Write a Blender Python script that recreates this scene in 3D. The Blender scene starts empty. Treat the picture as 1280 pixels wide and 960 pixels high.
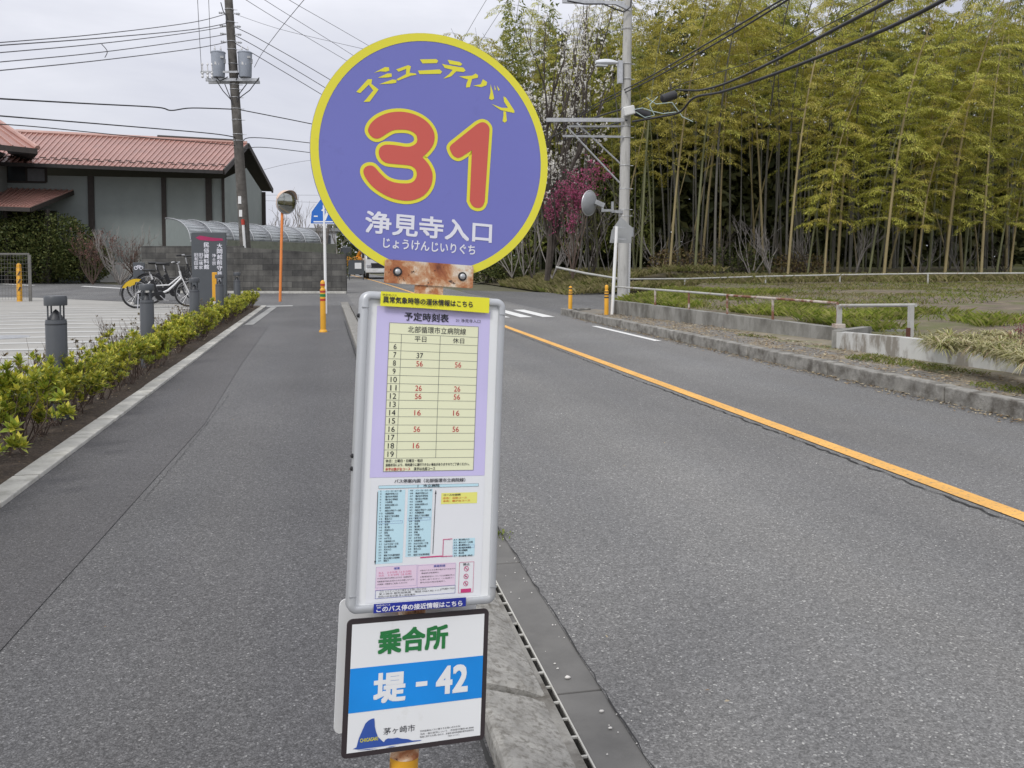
import bpy, math, random
from mathutils import Vector, Matrix
R = random.Random(7)
PI = math.pi
C = bpy.context.scene.collection
SC = bpy.context.scene

# ------------------------------------------------------------------ camera frame (x right, y up, z forward)
FPX, PCX, PCY, CAMH = 1100.0, 640.0, 379.8, 1.35
PITCH = math.radians(2.8)
YAW = math.atan(232.0 / 1100.0 * math.cos(PITCH))
CAM = Vector((0, 0, CAMH))
FW = Vector((math.sin(YAW) * math.cos(PITCH), math.cos(YAW) * math.cos(PITCH), -math.sin(PITCH)))
RT = Vector((math.cos(YAW), -math.sin(YAW), 0))
UP = RT.cross(FW)

def ray(px, py):
    return FW + RT * ((px - PCX) / FPX) - UP * ((py - PCY) / FPX)
def G(px, py, z=0.0):
    d = ray(px, py); t = (z - CAMH) / d.z
    return CAM + d * t
def D(px, py, Y):
    d = ray(px, py)
    return CAM + d * (Y / d.y)

cd = bpy.data.cameras.new('camera'); cam = bpy.data.objects.new('camera', cd); C.objects.link(cam)
cd.sensor_fit = 'HORIZONTAL'; cd.sensor_width = 36; cd.lens = 36 * FPX / 1280.0
cd.shift_y = -(480 - PCY) / 1280.0
cd.clip_start = 0.05; cd.clip_end = 3000
m3 = Matrix((RT, UP, -FW)).transposed()
cam.matrix_world = Matrix.Translation(CAM) @ m3.to_4x4()
SC.camera = cam

# ------------------------------------------------------------------ mesh building
ORI = {}
class MB:
    def __init__(s): s.v = []; s.f = []
    def add(s, vs, fs):
        b = len(s.v); s.v += [tuple(p) for p in vs]; s.f += [tuple(i + b for i in f) for f in fs]
    def quad(s, a, b, c, d): s.add([a, b, c, d], [(0, 1, 2, 3)])
    def poly(s, pts): s.add(pts, [tuple(range(len(pts)))])
    def box(s, c, sz, rz=0.0, M=None):
        x, y, z = sz[0] / 2, sz[1] / 2, sz[2] / 2
        vs = [Vector((i * x, j * y, k * z)) for k in (-1, 1) for j in (-1, 1) for i in (-1, 1)]
        if M is None: M = Matrix.Rotation(rz, 3, 'Z')
        c = Vector(c)
        s.add([M @ p + c for p in vs], [(0, 2, 3, 1), (4, 5, 7, 6), (0, 1, 5, 4), (1, 3, 7, 5), (3, 2, 6, 7), (2, 0, 4, 6)])
    def bar(s, a, b, w, h):
        a = Vector(a); b = Vector(b); d = b - a; L = d.length; d.normalize()
        u = Vector((0, 0, 1)) if abs(d.z) < .95 else Vector((0, 1, 0))
        x = d.cross(u).normalized(); y = x.cross(d)
        s.box((a + b) / 2, (w, L, h), M=Matrix((x, d, y)).transposed())
    def tube(s, pts, r, n=8, cap=True):
        pts = [Vector(p) for p in pts]; k = len(pts)
        rs = r if isinstance(r, (list, tuple)) else [r] * k
        vs = []; prev = None
        for i in range(k):
            d = (pts[min(i + 1, k - 1)] - pts[max(i - 1, 0)])
            if d.length < 1e-9: d = Vector((0, 0, 1))
            d.normalize()
            if prev is None:
                u = Vector((0, 0, 1)) if abs(d.z) < .9 else Vector((1, 0, 0))
                x = d.cross(u).normalized()
            else:
                x = (prev - d * prev.dot(d))
                x = x.normalized() if x.length > 1e-6 else d.orthogonal().normalized()
            prev = x; y = d.cross(x)
            for j in range(n):
                a = 2 * PI * j / n
                vs.append(pts[i] + (x * math.cos(a) + y * math.sin(a)) * rs[i])
        fs = [(i * n + j, i * n + (j + 1) % n, (i + 1) * n + (j + 1) % n, (i + 1) * n + j) for i in range(k - 1) for j in range(n)]
        if cap: fs += [tuple(range(n - 1, -1, -1)), tuple((k - 1) * n + j for j in range(n))]
        s.add(vs, fs)
    def lathe(s, prof, c, n=24, axis=(0, 0, 1)):
        ax = Vector(axis).normalized(); x = ax.orthogonal().normalized(); y = ax.cross(x); c = Vector(c)
        vs = [c + ax * z + (x * math.cos(2 * PI * j / n) + y * math.sin(2 * PI * j / n)) * r for r, z in prof for j in range(n)]
        k = len(prof)
        fs = [(i * n + j, i * n + (j + 1) % n, (i + 1) * n + (j + 1) % n, (i + 1) * n + j) for i in range(k - 1) for j in range(n)]
        fs += [tuple(range(n - 1, -1, -1)), tuple((k - 1) * n + j for j in range(n))]
        s.add(vs, fs)
    def torus(s, c, axis, Rr, r, n=28, m=6, a0=0.0, a1=2 * PI, ref=None):
        ax = Vector(axis).normalized()
        x = (Vector(ref) if ref is not None else ax.orthogonal()).normalized(); y = ax.cross(x); c = Vector(c)
        full = abs(a1 - a0 - 2 * PI) < 1e-6; kk = n if full else n + 1
        vs = []
        for i in range(kk):
            a = a0 + (a1 - a0) * i / n; d = x * math.cos(a) + y * math.sin(a)
            for j in range(m):
                b = 2 * PI * j / m; vs.append(c + d * (Rr + r * math.cos(b)) + ax * (r * math.sin(b)))
        fs = []
        for i in range(n):
            i2 = (i + 1) % kk
            for j in range(m): fs.append((i * m + j, i2 * m + j, i2 * m + (j + 1) % m, i * m + (j + 1) % m))
        s.add(vs, fs)
    def prism(s, pts, vec):
        pts = [Vector(p) for p in pts]; n = len(pts); vec = Vector(vec)
        s.add(pts + [p + vec for p in pts], [tuple(range(n - 1, -1, -1)), tuple(range(n, 2 * n))] + [(i, (i + 1) % n, n + (i + 1) % n, n + i) for i in range(n)])
    def leaf(s, p, d, up, L, W, fold=0.0):
        sd = d.cross(up)
        if sd.length < 1e-5: sd = d.orthogonal()
        sd.normalize(); m = p + d * (L * .45); nn = sd.cross(d)
        s.add([p, m + sd * (W / 2) + nn * fold, p + d * L, m - sd * (W / 2) + nn * fold], [(0, 1, 2, 3)])
    def build(s, name, mat, parent=None, smooth=False, bevel=0.0, seg=2):
        me = bpy.data.meshes.new(name)
        o = Vector((0, 0, 0)); p = parent
        while p is not None:
            o += ORI.get(p.name, Vector((0, 0, 0))); p = p.parent
        me.from_pydata([(v[0] - o.x, v[1] - o.y, v[2] - o.z) for v in s.v], [], s.f)
        me.materials.append(mat)
        if smooth:
            me.polygons.foreach_set('use_smooth', [True] * len(me.polygons))
        ob = bpy.data.objects.new(name, me); C.objects.link(ob)
        if parent is not None: ob.parent = parent
        if smooth and smooth != 'all':
            try: me.set_sharp_from_angle(angle=math.radians(40))
            except Exception: pass
        if bevel:
            b = ob.modifiers.new('bevel', 'BEVEL'); b.width = bevel; b.segments = seg; b.limit_method = 'ANGLE'; b.angle_limit = math.radians(40)
        return ob

def thing(name, label, cat, loc=(0, 0, 0), group=None):
    o = bpy.data.objects.new(name, None); C.objects.link(o); o.location = loc
    o.empty_display_size = .2
    o['label'] = label; o['category'] = cat
    if group: o['group'] = group
    ORI[o.name] = Vector(loc)
    return o
def tag(o, label=None, cat=None, group=None, kind=None):
    if label: o['label'] = label
    if cat: o['category'] = cat
    if group: o['group'] = group
    if kind: o['kind'] = kind
    return o
def struct(o): o['kind'] = 'structure'; return o
def copy_tree(o, parent=None):
    c = o.copy(); C.objects.link(c)
    if parent is not None: c.parent = parent
    for ch in o.children: copy_tree(ch, c)
    return c

# ------------------------------------------------------------------ materials
def newmat(name):
    m = bpy.data.materials.new(name); m.use_nodes = True
    nt = m.node_tree; b = nt.nodes['Principled BSDF']
    return m, nt, b
def N(nt, t, **kw):
    n = nt.nodes.new(t)
    for k, v in kw.items(): setattr(n, k, v)
    return n
def mixc(nt, fac, a, b, blend='MIX'):
    n = N(nt, 'ShaderNodeMix', data_type='RGBA', blend_type=blend)
    for i, x in ((0, fac), (6, a), (7, b)):
        if hasattr(x, 'links') or hasattr(x, 'is_linked'): nt.links.new(x, n.inputs[i])
        elif i == 0: n.inputs[0].default_value = x
        else: n.inputs[i].default_value = (*x, 1)
    return n.outputs[2]
def noise(nt, co, scale, detail=4, rough=.55, dist=0.0):
    n = N(nt, 'ShaderNodeTexNoise'); n.inputs['Scale'].default_value = scale
    n.inputs['Detail'].default_value = detail; n.inputs['Roughness'].default_value = rough
    n.inputs['Distortion'].default_value = dist
    nt.links.new(co, n.inputs['Vector']); return n.outputs['Fac']
def ramp(nt, fac, stops, interp='LINEAR'):
    r = N(nt, 'ShaderNodeValToRGB'); r.color_ramp.interpolation = interp
    e = r.color_ramp.elements
    while len(e) < len(stops): e.new(.5)
    for el, (p, c) in zip(e, stops):
        el.position = p; el.color = (*c, 1) if len(c) == 3 else c
    nt.links.new(fac, r.inputs[0]); return r.outputs[0]
def coords(nt, which='Object', sc=None):
    t = N(nt, 'ShaderNodeTexCoord'); o = t.outputs[which]
    if sc:
        mp = N(nt, 'ShaderNodeMapping'); mp.inputs['Scale'].default_value = sc
        nt.links.new(o, mp.inputs[0]); o = mp.outputs[0]
    return o
def bumpn(nt, b, h, strength=.3, dist=.01):
    n = N(nt, 'ShaderNodeBump'); n.inputs['Strength'].default_value = strength; n.inputs['Distance'].default_value = dist
    nt.links.new(h, n.inputs['Height']); nt.links.new(n.outputs[0], b.inputs['Normal'])
def mat(name, col, rough=.6, var=.12, scale=6, metal=0.0, bump=0.0, bscale=40, dirt=None, dscale=3, dlo=.5, dhi=.72, spec=.5, sc=None):
    m, nt, b = newmat(name); co = coords(nt, 'Object', sc)
    f = noise(nt, co, scale, 6)
    lo = tuple(c * (1 - var) for c in col); hi = tuple(min(1, c * (1 + var)) for c in col)
    c = ramp(nt, f, [(.3, lo), (.7, hi)])
    if dirt:
        d = noise(nt, co, dscale, 8, .65)
        k = ramp(nt, d, [(dlo, (0, 0, 0)), (dhi, (1, 1, 1))])
        c = mixc(nt, k, c, dirt)
    nt.links.new(c, b.inputs['Base Color'])
    b.inputs['Roughness'].default_value = rough; b.inputs['Metallic'].default_value = metal
    b.inputs['Specular IOR Level'].default_value = spec
    if bump: bumpn(nt, b, noise(nt, co, bscale, 6, .65), bump, .02)
    return m
def leafmat(name, cols, trans=.3, rough=.55, objvar=.25, patch=0):
    m, nt, b = newmat(name)
    g = N(nt, 'ShaderNodeNewGeometry')
    n = len(cols)
    c = ramp(nt, g.outputs['Random Per Island'], [(i / max(1, n - 1), cc) for i, cc in enumerate(cols)])
    oi = N(nt, 'ShaderNodeObjectInfo')
    v = N(nt, 'ShaderNodeMapRange'); v.inputs[3].default_value = 1 - objvar; v.inputs[4].default_value = 1 + objvar
    nt.links.new(oi.outputs['Random'], v.inputs[0])
    h = N(nt, 'ShaderNodeHueSaturation'); nt.links.new(c, h.inputs['Color']); nt.links.new(v.outputs[0], h.inputs['Value'])
    if patch:
        f = noise(nt, coords(nt), patch, 3); r = N(nt, 'ShaderNodeMapRange'); r.inputs[1].default_value = .3; r.inputs[2].default_value = .7
        r.inputs[3].default_value = .7; r.inputs[4].default_value = 1.3; nt.links.new(f, r.inputs[0])
        h2 = N(nt, 'ShaderNodeHueSaturation'); nt.links.new(h.outputs[0], h2.inputs['Color']); nt.links.new(r.outputs[0], h2.inputs['Value']); h = h2
    nt.links.new(h.outputs[0], b.inputs['Base Color']); b.inputs['Roughness'].default_value = rough
    b.inputs['Specular IOR Level'].default_value = .3
    t = N(nt, 'ShaderNodeBsdfTranslucent'); nt.links.new(h.outputs[0], t.inputs[0])
    mx = N(nt, 'ShaderNodeMixShader'); mx.inputs[0].default_value = trans
    nt.links.new(b.outputs[0], mx.inputs[1]); nt.links.new(t.outputs[0], mx.inputs[2])
    nt.links.new(mx.outputs[0], nt.nodes['Material Output'].inputs[0])
    return m

def asphalt(name, lo, hi, sp, fine=260, patch=.6, warm=(1.0, .97, .92), rough=.85, amt=.5, crev=.6, wear=0.0):
    m, nt, b = newmat(name); co = coords(nt)
    big = noise(nt, co, patch, 5, .6)
    str_ = noise(nt, coords(nt, 'Object', (1.6, .12, 1)), 1.0, 4, .6)
    base = mixc(nt, big, lo, hi)
    base = mixc(nt, ramp(nt, str_, [(.35, (0, 0, 0)), (.75, (.55, .55, .55))]), base, tuple(h * w for h, w in zip(hi, warm)))
    tr = noise(nt, coords(nt, 'Object', (.75, .035, 1)), 1.0, 3, .5); base = mixc(nt, .9, base, ramp(nt, tr, [(.34, (.84, .84, .85)), (.66, (1.12, 1.12, 1.11))]), 'MULTIPLY')
    bl_ = noise(nt, co, .22, 4, .6); base = mixc(nt, .8, base, ramp(nt, bl_, [(.38, (.86, .86, .86)), (.62, (1.10, 1.10, 1.10))]), 'MULTIPLY')
    v = N(nt, 'ShaderNodeTexVoronoi'); v.inputs['Scale'].default_value = fine * .45; nt.links.new(co, v.inputs['Vector'])
    stone = N(nt, 'ShaderNodeSeparateColor'); nt.links.new(v.outputs['Color'], stone.inputs[0])
    st = ramp(nt, stone.outputs[0], [(0, (.6, .6, .6)), (.5, (.88, .88, .88)), (.88, (1.12, 1.12, 1.12)), (.97, (1.3, 1.3, 1.3)), (1, (sp, sp, sp * .97))])
    f2 = noise(nt, co, fine, 3, .7)
    fr = ramp(nt, f2, [(.3, (.7, .7, .7)), (.7, (1.25, 1.25, 1.25))])
    f3 = noise(nt, co, fine * .12, 5, .7)
    fr3 = ramp(nt, f3, [(.32, (.78, .78, .78)), (.68, (1.2, 1.2, 1.2))])
    v2 = N(nt, 'ShaderNodeTexVoronoi'); v2.inputs['Scale'].default_value = 75; nt.links.new(co, v2.inputs['Vector'])
    s2 = N(nt, 'ShaderNodeSeparateColor'); nt.links.new(v2.outputs['Color'], s2.inputs[0])
    v3 = N(nt, 'ShaderNodeTexVoronoi', feature='DISTANCE_TO_EDGE'); v3.inputs['Scale'].default_value = 115; nt.links.new(co, v3.inputs['Vector'])
    gap = ramp(nt, v3.outputs['Distance'], [(.0, (.42, .42, .42)), (.10, (.80, .80, .80)), (.30, (1.08, 1.08, 1.08))])
    chip = N(nt, 'ShaderNodeMath', operation='MULTIPLY'); nt.links.new(ramp(nt, s2.outputs[1], [(.93, (0, 0, 0)), (.95, (1, 1, 1))]), chip.inputs[0]); nt.links.new(ramp(nt, v2.outputs['Distance'], [(.12, (1, 1, 1)), (.26, (0, 0, 0))]), chip.inputs[1])
    c = mixc(nt, 1.0, base, st, 'MULTIPLY'); c = mixc(nt, chip.outputs[0], c, tuple(min(.5, x * 2.1) for x in hi)); c = mixc(nt, crev, c, gap, 'MULTIPLY'); c = mixc(nt, amt, c, fr, 'MULTIPLY'); c = mixc(nt, .8, c, fr3, 'MULTIPLY')
    nt.links.new(c, b.inputs['Base Color']); b.inputs['Roughness'].default_value = rough
    b.inputs['Specular IOR Level'].default_value = .35
    bumpn(nt, b, v3.outputs['Distance'], .5, .006)
    return m

M = {}
M['road'] = asphalt('road_asphalt', (.186, .185, .184), (.238, .236, .231), 2.2, 330, crev=.45)
M['path'] = asphalt('path_asphalt', (.138, .137, .141), (.170, .169, .171), 2.1, 320, crev=.8, patch=.9)
M['path_patch'] = asphalt('patched_asphalt', (.108, .106, .110), (.136, .133, .136), 2.0, 420, patch=1.2)
M['cross'] = asphalt('side_road_asphalt', (.15, .15, .152), (.20, .20, .20), 2.2, 120)
M['gutter'] = mat('gutter_concrete', (.135, .131, .123), .8, .18, 5, bump=.15, bscale=120, dirt=(.15, .145, .135), dscale=9)
M['kerbstone'] = mat('kerb_concrete', (.30, .29, .265), .9, .22, 14, bump=.5, bscale=60, dirt=(.15, .14, .12), dscale=48, dlo=.46, dhi=.66)
M['kerb_pale'] = mat('pale_kerb', (.50, .49, .45), .85, .12, 10, bump=.3, bscale=80, dirt=(.33, .32, .28), dscale=6)
M['kerb_old'] = mat('old_kerb', (.27, .26, .235), .9, .25, 8, bump=.6, bscale=40, dirt=(.10, .09, .075), dscale=5, dlo=.45, dhi=.65)
M['plaza'] = mat('plaza_concrete', (.335, .325, .30), .85, .08, 2, bump=.1, bscale=90, dirt=(.27, .265, .245), dscale=.6)
M['soil'] = mat('soil', (.075, .055, .04), .95, .4, 25, bump=1, bscale=50, dirt=(.15, .12, .09), dscale=40, dlo=.55, dhi=.7)
M['white_paint'] = mat('worn_white_paint', (.70, .70, .68), .7, .06, 8, dirt=(.3, .3, .29), dscale=14, dlo=.58, dhi=.72)
M['orange_paint'] = mat('orange_road_paint', (.76, .41, .10), .7, .12, 3, dirt=(.24, .19, .13), dscale=38, dlo=.55, dhi=.68, bump=.3, bscale=200)
M['crack'] = mat('bitumen_crack', (.03, .03, .03), .9)
M['galv'] = mat('galvanised_steel', (.5, .51, .52), .45, .15, 10, metal=.6)
M['galv_dull'] = mat('dull_galvanised_steel', (.36, .37, .38), .6, .2, 8, metal=.35)
M['white_metal'] = mat('white_painted_steel', (.78, .78, .77), .4, .04, 5, dirt=(.6, .57, .5), dscale=5, dlo=.6, dhi=.8)
M['black'] = mat('black_rubber', (.018, .018, .019), .55)
M['black_cable'] = mat('cable_sheath', (.028, .028, .032), .6)
M['grey_cable'] = mat('bare_conductor', (.12, .12, .13), .6)
M['dark_grey'] = mat('dark_grey_powdercoat', (.075, .08, .087), .45, .08, 5)
# ------------------------------------------------------------------ light
w = bpy.data.worlds.new('World'); SC.world = w; w.use_nodes = True
nt = w.node_tree; bg = nt.nodes['Background']
SUN_EL, SUN_AZ = math.radians(46), math.radians(-140)      # azimuth clockwise from +Y
sky = N(nt, 'ShaderNodeTexSky', sky_type='NISHITA'); sky.sun_disc = False
sky.sun_elevation = SUN_EL; sky.sun_rotation = SUN_AZ; sky.dust_density = 4; sky.air_density = 1.2
tc = N(nt, 'ShaderNodeTexCoord'); sep = N(nt, 'ShaderNodeSeparateXYZ'); nt.links.new(tc.outputs['Generated'], sep.inputs[0])
grad = ramp(nt, sep.outputs[2], [(0, (7.2, 7.35, 8.0)), (.12, (6.9, 7.05, 7.85)), (.35, (7.9, 8.0, 8.8)), (1, (12.0, 12.1, 12.7))])
mp = N(nt, 'ShaderNodeMapping'); mp.inputs['Scale'].default_value = (1, 1, 2.6); nt.links.new(tc.outputs['Generated'], mp.inputs[0])
cl = noise(nt, mp.outputs[0], 2.3, 6, .55, .4)
clr = ramp(nt, cl, [(.30, (.80, .81, .845)), (.45, (.95, .953, .965)), (.56, (1.05, 1.05, 1.04)), (.72, (1.24, 1.23, 1.20))])
over = mixc(nt, 1.0, grad, clr, 'MULTIPLY')
nt.links.new(mixc(nt, .93, sky.outputs[0], over), bg.inputs[0])
bg.inputs[1].default_value = .1
sd = bpy.data.lights.new('sun', 'SUN'); sd.energy = 1.6; sd.angle = math.radians(14); sd.color = (1, .985, .955)
so = bpy.data.objects.new('sun', sd); C.objects.link(so)
dirs = Vector((math.sin(SUN_AZ) * math.cos(SUN_EL), math.cos(SUN_AZ) * math.cos(SUN_EL), math.sin(SUN_EL)))
so.rotation_euler = dirs.to_track_quat('Z', 'Y').to_euler(); so.location = dirs * 60
SC.view_settings.view_transform = 'Standard'; SC.view_settings.look = 'None'
SC.view_settings.exposure = 0.1; SC.view_settings.gamma = 1
SC.cycles.max_bounces = 6; SC.cycles.transparent_max_bounces = 8
try: SC.cycles.use_denoising = True
except Exception: pass

# ------------------------------------------------------------------ ground surfaces
def sheet(name, pts, z, m):
    b = MB(); b.poly([(x, y, z) for x, y in pts]); return struct(b.build(name, m))
M['ground'] = mat('rough_ground', (.11, .105, .06), .95, .3, .8, bump=.5, bscale=4)
sheet('ground', [(-700, -60), (700, -60), (700, 1200), (-700, 1200)], -.06, M['ground'])
def cx(Y): return -.00042 * max(0, Y - 28) ** 2          # the road bends gently left far off
def strip(name, x0, x1, y0, y1, z, m, step=4.0, f0=None):
    b = MB(); n = max(1, int((y1 - y0) / step))
    for i in range(n):
        a = y0 + (y1 - y0) * i / n; c = y0 + (y1 - y0) * (i + 1) / n
        b.quad((x0 + cx(a), a, z), (x1 + cx(a), a, z), (x1 + cx(c), c, z), (x0 + cx(c), c, z))
    return struct(b.build(name, m))
strip('main_road', .835, 5.85, -6, 130, 0, M['road'])
strip('far_road_edge', .80, .835, 26.9, 130, 0, M['road'])
sheet('side_road', [(5.85, 20.6), (9, 23.6), (16, 31), (40, 33.5), (40, 36), (14, 34), (9.5, 36), (6.0, 40), (5.85, 38)], .002, M['cross'])
sheet('cross_road', [(.80, 26.9), (-1.75, 27.1), (-2.6, 27.1), (-10.5, 35.2), (-40, 46), (-75, 60), (-75, 80), (-18, 66), (-8.5, 47), (-7.6, 40), (.80, 37.6)], .002, M['cross'])
sheet('footpath', [(-1.75, -6), (.43, -6), (.43, 26.9), (.80, 26.9), (-1.75, 27.1)], 0, M['path'])
sheet('patched_path_strip', [(-1.75, -1), (-1.18, -1), (-1.12, 3.2), (-1.0, 7.6), (-1.1, 12), (-1.18, 18.6), (-1.75, 18.8)], .004, M['path_patch'])
sheet('plaza', [(-70, -6), (-2.75, -6), (-2.75, 27.1), (-10.5, 35.2), (-40, 46), (-70, 58)], 0, M['plaza'])
sheet('plaza_kerb_ground', [(-18, 66), (-75, 80), (-75, 140), (0, 140), (.78, 60), (.8, 37.6), (-7.6, 40), (-8.5, 47)], -.01, M['ground'])

# planting strip with small lumps
b = MB(); nx, ny = 6, 160
for j in range(ny + 1):
    for i in range(nx + 1):
        x = -2.75 + .85 * i / nx; y = -4 + 31 * j / ny
        b.v.append((x, y, .012 + (0 if i in (0, nx) else R.uniform(0, .035))))
for j in range(ny):
    for i in range(nx):
        a = j * (nx + 1) + i; b.f.append((a, a + 1, a + nx + 2, a + nx + 1))
struct(b.build('planting_soil', M['soil'], smooth='all'))

# pale flush kerb of the path, block by block
b = MB(); y = -4.02; k = 0
while y < 27:
    L = .66
    b.box((-1.825 + R.uniform(-.003, .003), y + L / 2, -.01 + R.uniform(-.002, .002)), (.15, L - .024, .08)); y += L
struct(b.build('path_edge_kerb', M['kerb_pale'], bevel=.006))
b = MB(); b.box((-1.825, 11.5, -.045), (.148, 31, .09)); struct(b.build('path_edge_kerb_joint', M['soil']))
sheet('path_end_marking', [(-2.35, 26.6), (-1.75, 26.75), (-1.0, 26.9), (-1.0, 27.15), (-2.35, 27.0)], .009, M['white_paint'])
sheet('kerb_side_marking', [(-1.70, 19.2), (-1.52, 19.2), (-1.42, 26.4), (-1.60, 26.4)], .008, mat('faded_paint', (.3, .3, .29), .8, .15, 12))

# kerb between the path and the road (blocks, falling towards the drain)
prof = [(.43, -.05), (.425, .072), (.432, .084), (.447, .089), (.585, .050), (.638, .026), (.646, .012), (.648, -.05)]
b = MB(); y = -3.0; joints = []
yy = [2.56 + .66 * i for i in range(-8, 37)]
for a in yy:
    L = .648; far = a > 24.5
    pr = [(x, z * (.35 if far else 1) if z > 0 else z) for x, z in prof]
    sh = 0 if a > 2.5 else -.014
    n = len(pr)
    sx = lambda xx, e: xx + (.012 if (xx < .45 and e) else 0)
    ys = [(a + .002, 1), (a + .022, 0), (a + L - .022, 0), (a + L, 1)]
    vs = []
    for yv, e in ys:
        for x, z in pr: vs.append((sx(x, e), yv, z + sh - (.012 if (e and z > .02) else 0)))
    fs = [tuple(range(n - 1, -1, -1)), tuple(3 * n + i for i in range(n))]
    for q in range(3): fs += [(q * n + i, q * n + (i + 1) % n, (q + 1) * n + (i + 1) % n, (q + 1) * n + i) for i in range(n)]
    b.add(vs, [f[::-1] for f in fs])
ko = struct(b.build('roadside_kerb', M['kerbstone']))
b = MB(); b.box((.55, 13, -.03), (.22, 32, .09)); struct(b.build('roadside_kerb_bed', M['kerb_old']))
# gutter slabs
b = MB(); y = -3.4
while y < 26.9:
    b.box((.7645, y + .6, -.034), (.149, 1.192, .064)); y += 1.2
struct(b.build('gutter', M['gutter'], bevel=.004))
b = MB(); b.quad((.60, -6, -.20), (.88, -6, -.20), (.88, 27, -.20), (.60, 27, -.20)); b.quad((.60, -6, -.20), (.60, 27, -.20), (.60, 27, -.09), (.60, -6, -.09)); b.quad((.88, -6, -.20), (.88, 27, -.20), (.88, 27, -.07), (.88, -6, -.07)); struct(b.build('drain_floor', M['crack']))
def crack(name, path, wlo, whi, z, seed, jit=.02, m='crack'):
    r = random.Random(seed); b = MB(); pts = []
    for (x0, y0), (x1, y1) in zip(path, path[1:]):
        n = max(2, int(abs(y1 - y0) / .06) + 1)
        for i in range(n):
            t = i / n; pts.append((x0 + (x1 - x0) * t + r.uniform(-jit, jit), y0 + (y1 - y0) * t, r.uniform(wlo, whi)))
    for p, q in zip(pts, pts[1:]):
        b.quad((p[0] - p[2], p[1], z), (p[0] + p[2], p[1], z), (q[0] + q[2], q[1], z), (q[0] - q[2], q[1], z))
    return struct(b.build(name, M[m]))
crack('road_edge_crack', [(.835, 1.5), (.84, 8), (.84, 20)], .0006, .003, .004, 3, .006)
crack('path_edge_crack', [(.415, 1.5), (.40, 9), (.38, 20)], .004, .01, .004, 4, .006)
crack('centre_line_crack', [(3.45, 3.2), (3.455, 6), (3.42, 10), (3.44, 17)], .002, .011, .006, 5, .016)
crack('path_seam', [(-1.02, 5.2), (-.99, 6.5), (-.97, 9.2)], .0004, .002, .006, 6, .006)
crack('gutter_seam_crack', [(1.0, 6.6), (1.25, 6.9), (1.5, 6.8)], .001, .003, .004, 8, .02)
# drain grate: frame + bars
t = thing('drain_grate', 'narrow pale steel slot drain grate between kerb and gutter slab', 'drain grate', (.67, 3.2, 0))
b = MB(); b.box((.6530, 3.6, -.003), (.005, 3.6, .007)); b.box((.6870, 3.6, -.003), (.005, 3.6, .007)); b.build('frame', M['kerb_pale'], t)
y = 1.85
while y < 5.4: b = MB(); b.box((.670, y, -.003), (.029, .008, .0055)); b.build('crossbar', M['kerb_pale'], t); y += .1
b = MB(); b.box((.670, 3.195, -.010), (.028, .07, .012)); b.build('silt_plug', M['gutter'], t)

# markings
M['faint_paint'] = mat('faint_white_paint', (.50, .50, .48), .75, .05, 6, dirt=(.45, .45, .43), dscale=5)
strip('orange_centre_line', 3.515, 3.645, -4, 110, .006, M['orange_paint'], 1.0)
sheet('white_edge_marking', [(5.38, 13.9), (5.50, 13.9), (5.46, 17.4), (5.34, 17.4)], .006, M['white_paint'])
for i, x in enumerate((5.05, 4.5, 3.95, 3.1, 2.5, 1.9, 1.3)):
    sheet('crosswalk_marking', [(x, 20.4), (x + .3, 20.4), (x + .26, 23.6), (x - .04, 23.6)], .008 + .0004 * i, M['white_paint'])
b = MB()
for k in range(15):
    y = 11.0 + k * 1.15; x0 = -2.85; x1 = -4.6 - (24 - abs(y - 14)) * .26
    b.quad((x0, y, .005), (x0, y + .24, .005), (x1, y + .24, .005), (x1, y, .005))
struct(b.build('parking_marking', M['faint_paint']))
for (a, c) in (((0, 355), (42, 357)), ((103, 358), (158, 361))):
    p, q = G(*a), G(*c); b = MB(); b.quad((p.x, p.y - .4, .012), (q.x, q.y - .4, .012), (q.x, q.y + .4, .012), (p.x, p.y + .4, .012)); struct(b.build('cross_road_marking', M['white_paint']))
t = tag(None or (lambda b: (b.lathe([(.42, 0), (.42, .008), (.36, .010), (.02, .010)], (-5.6, 17.0, 0), 28), b.build('manhole_cover', M['galv_dull'])) [1])(MB()), 'round dark manhole cover set in the pale plaza paving', 'manhole cover')

# far kerb, verge, field
b = MB()
prevk = None; y = -3.9; seg = []
while y < 20.6:
    L = .6 if y < 3 else 1.0
    b.box((5.81 + R.uniform(-.008, .008), y + L / 2, .06 + R.uniform(-.006, .006)), (.15, L - .008, .2)); y += L
for i in range(6):
    a = i / 5 * PI / 2 * .8; b.box((5.81 + .9 - .9 * math.cos(a) + .02, 20.75 + .9 * math.sin(a), .05), (.15, .28, .18), rz=-a)
struct(b.build('far_kerb', M['kerb_old'], bevel=.012))
M['verge'] = mat('verge_dirt', (.23, .20, .15), .95, .25, 3, bump=.6, bscale=30, dirt=(.12, .14, .04), dscale=1.1, dlo=.5, dhi=.65)
M['verge_far'] = mat('old_path', (.17, .16, .145), .95, .2, 5, bump=.3, bscale=40, dirt=(.24, .20, .14), dscale=2.2, dlo=.48, dhi=.6)
sheet('verge_path', [(5.88, -6), (9.9, -6), (8.6, 3), (7.62, 8), (7.35, 11.0), (7.95, 12.0), (7.4, 14.7), (6.9, 14.7)], .115, M['verge'])
sheet('old_footway', [(5.88, -6), (7.45, 14.5), (6.65, 19.6), (6.9, 21.5), (6.75, 21.6), (5.88, 20.6)], .112, M['verge_far'])
M['field'] = mat('field_soil', (.15, .12, .085), .95, .45, 3.5, bump=1, bscale=14, dirt=(.115, .12, .045), dscale=.8, dlo=.48, dhi=.62)
b = MB(); NX, NY = 46, 40
def fz(x, y):
    base = .32 + .004 * max(0, y - 12)
    edge = 8 - (y - 12) * .16
    return base + .05 * math.sin(x * .9 + y * .3) * math.sin(y * .7)
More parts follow.
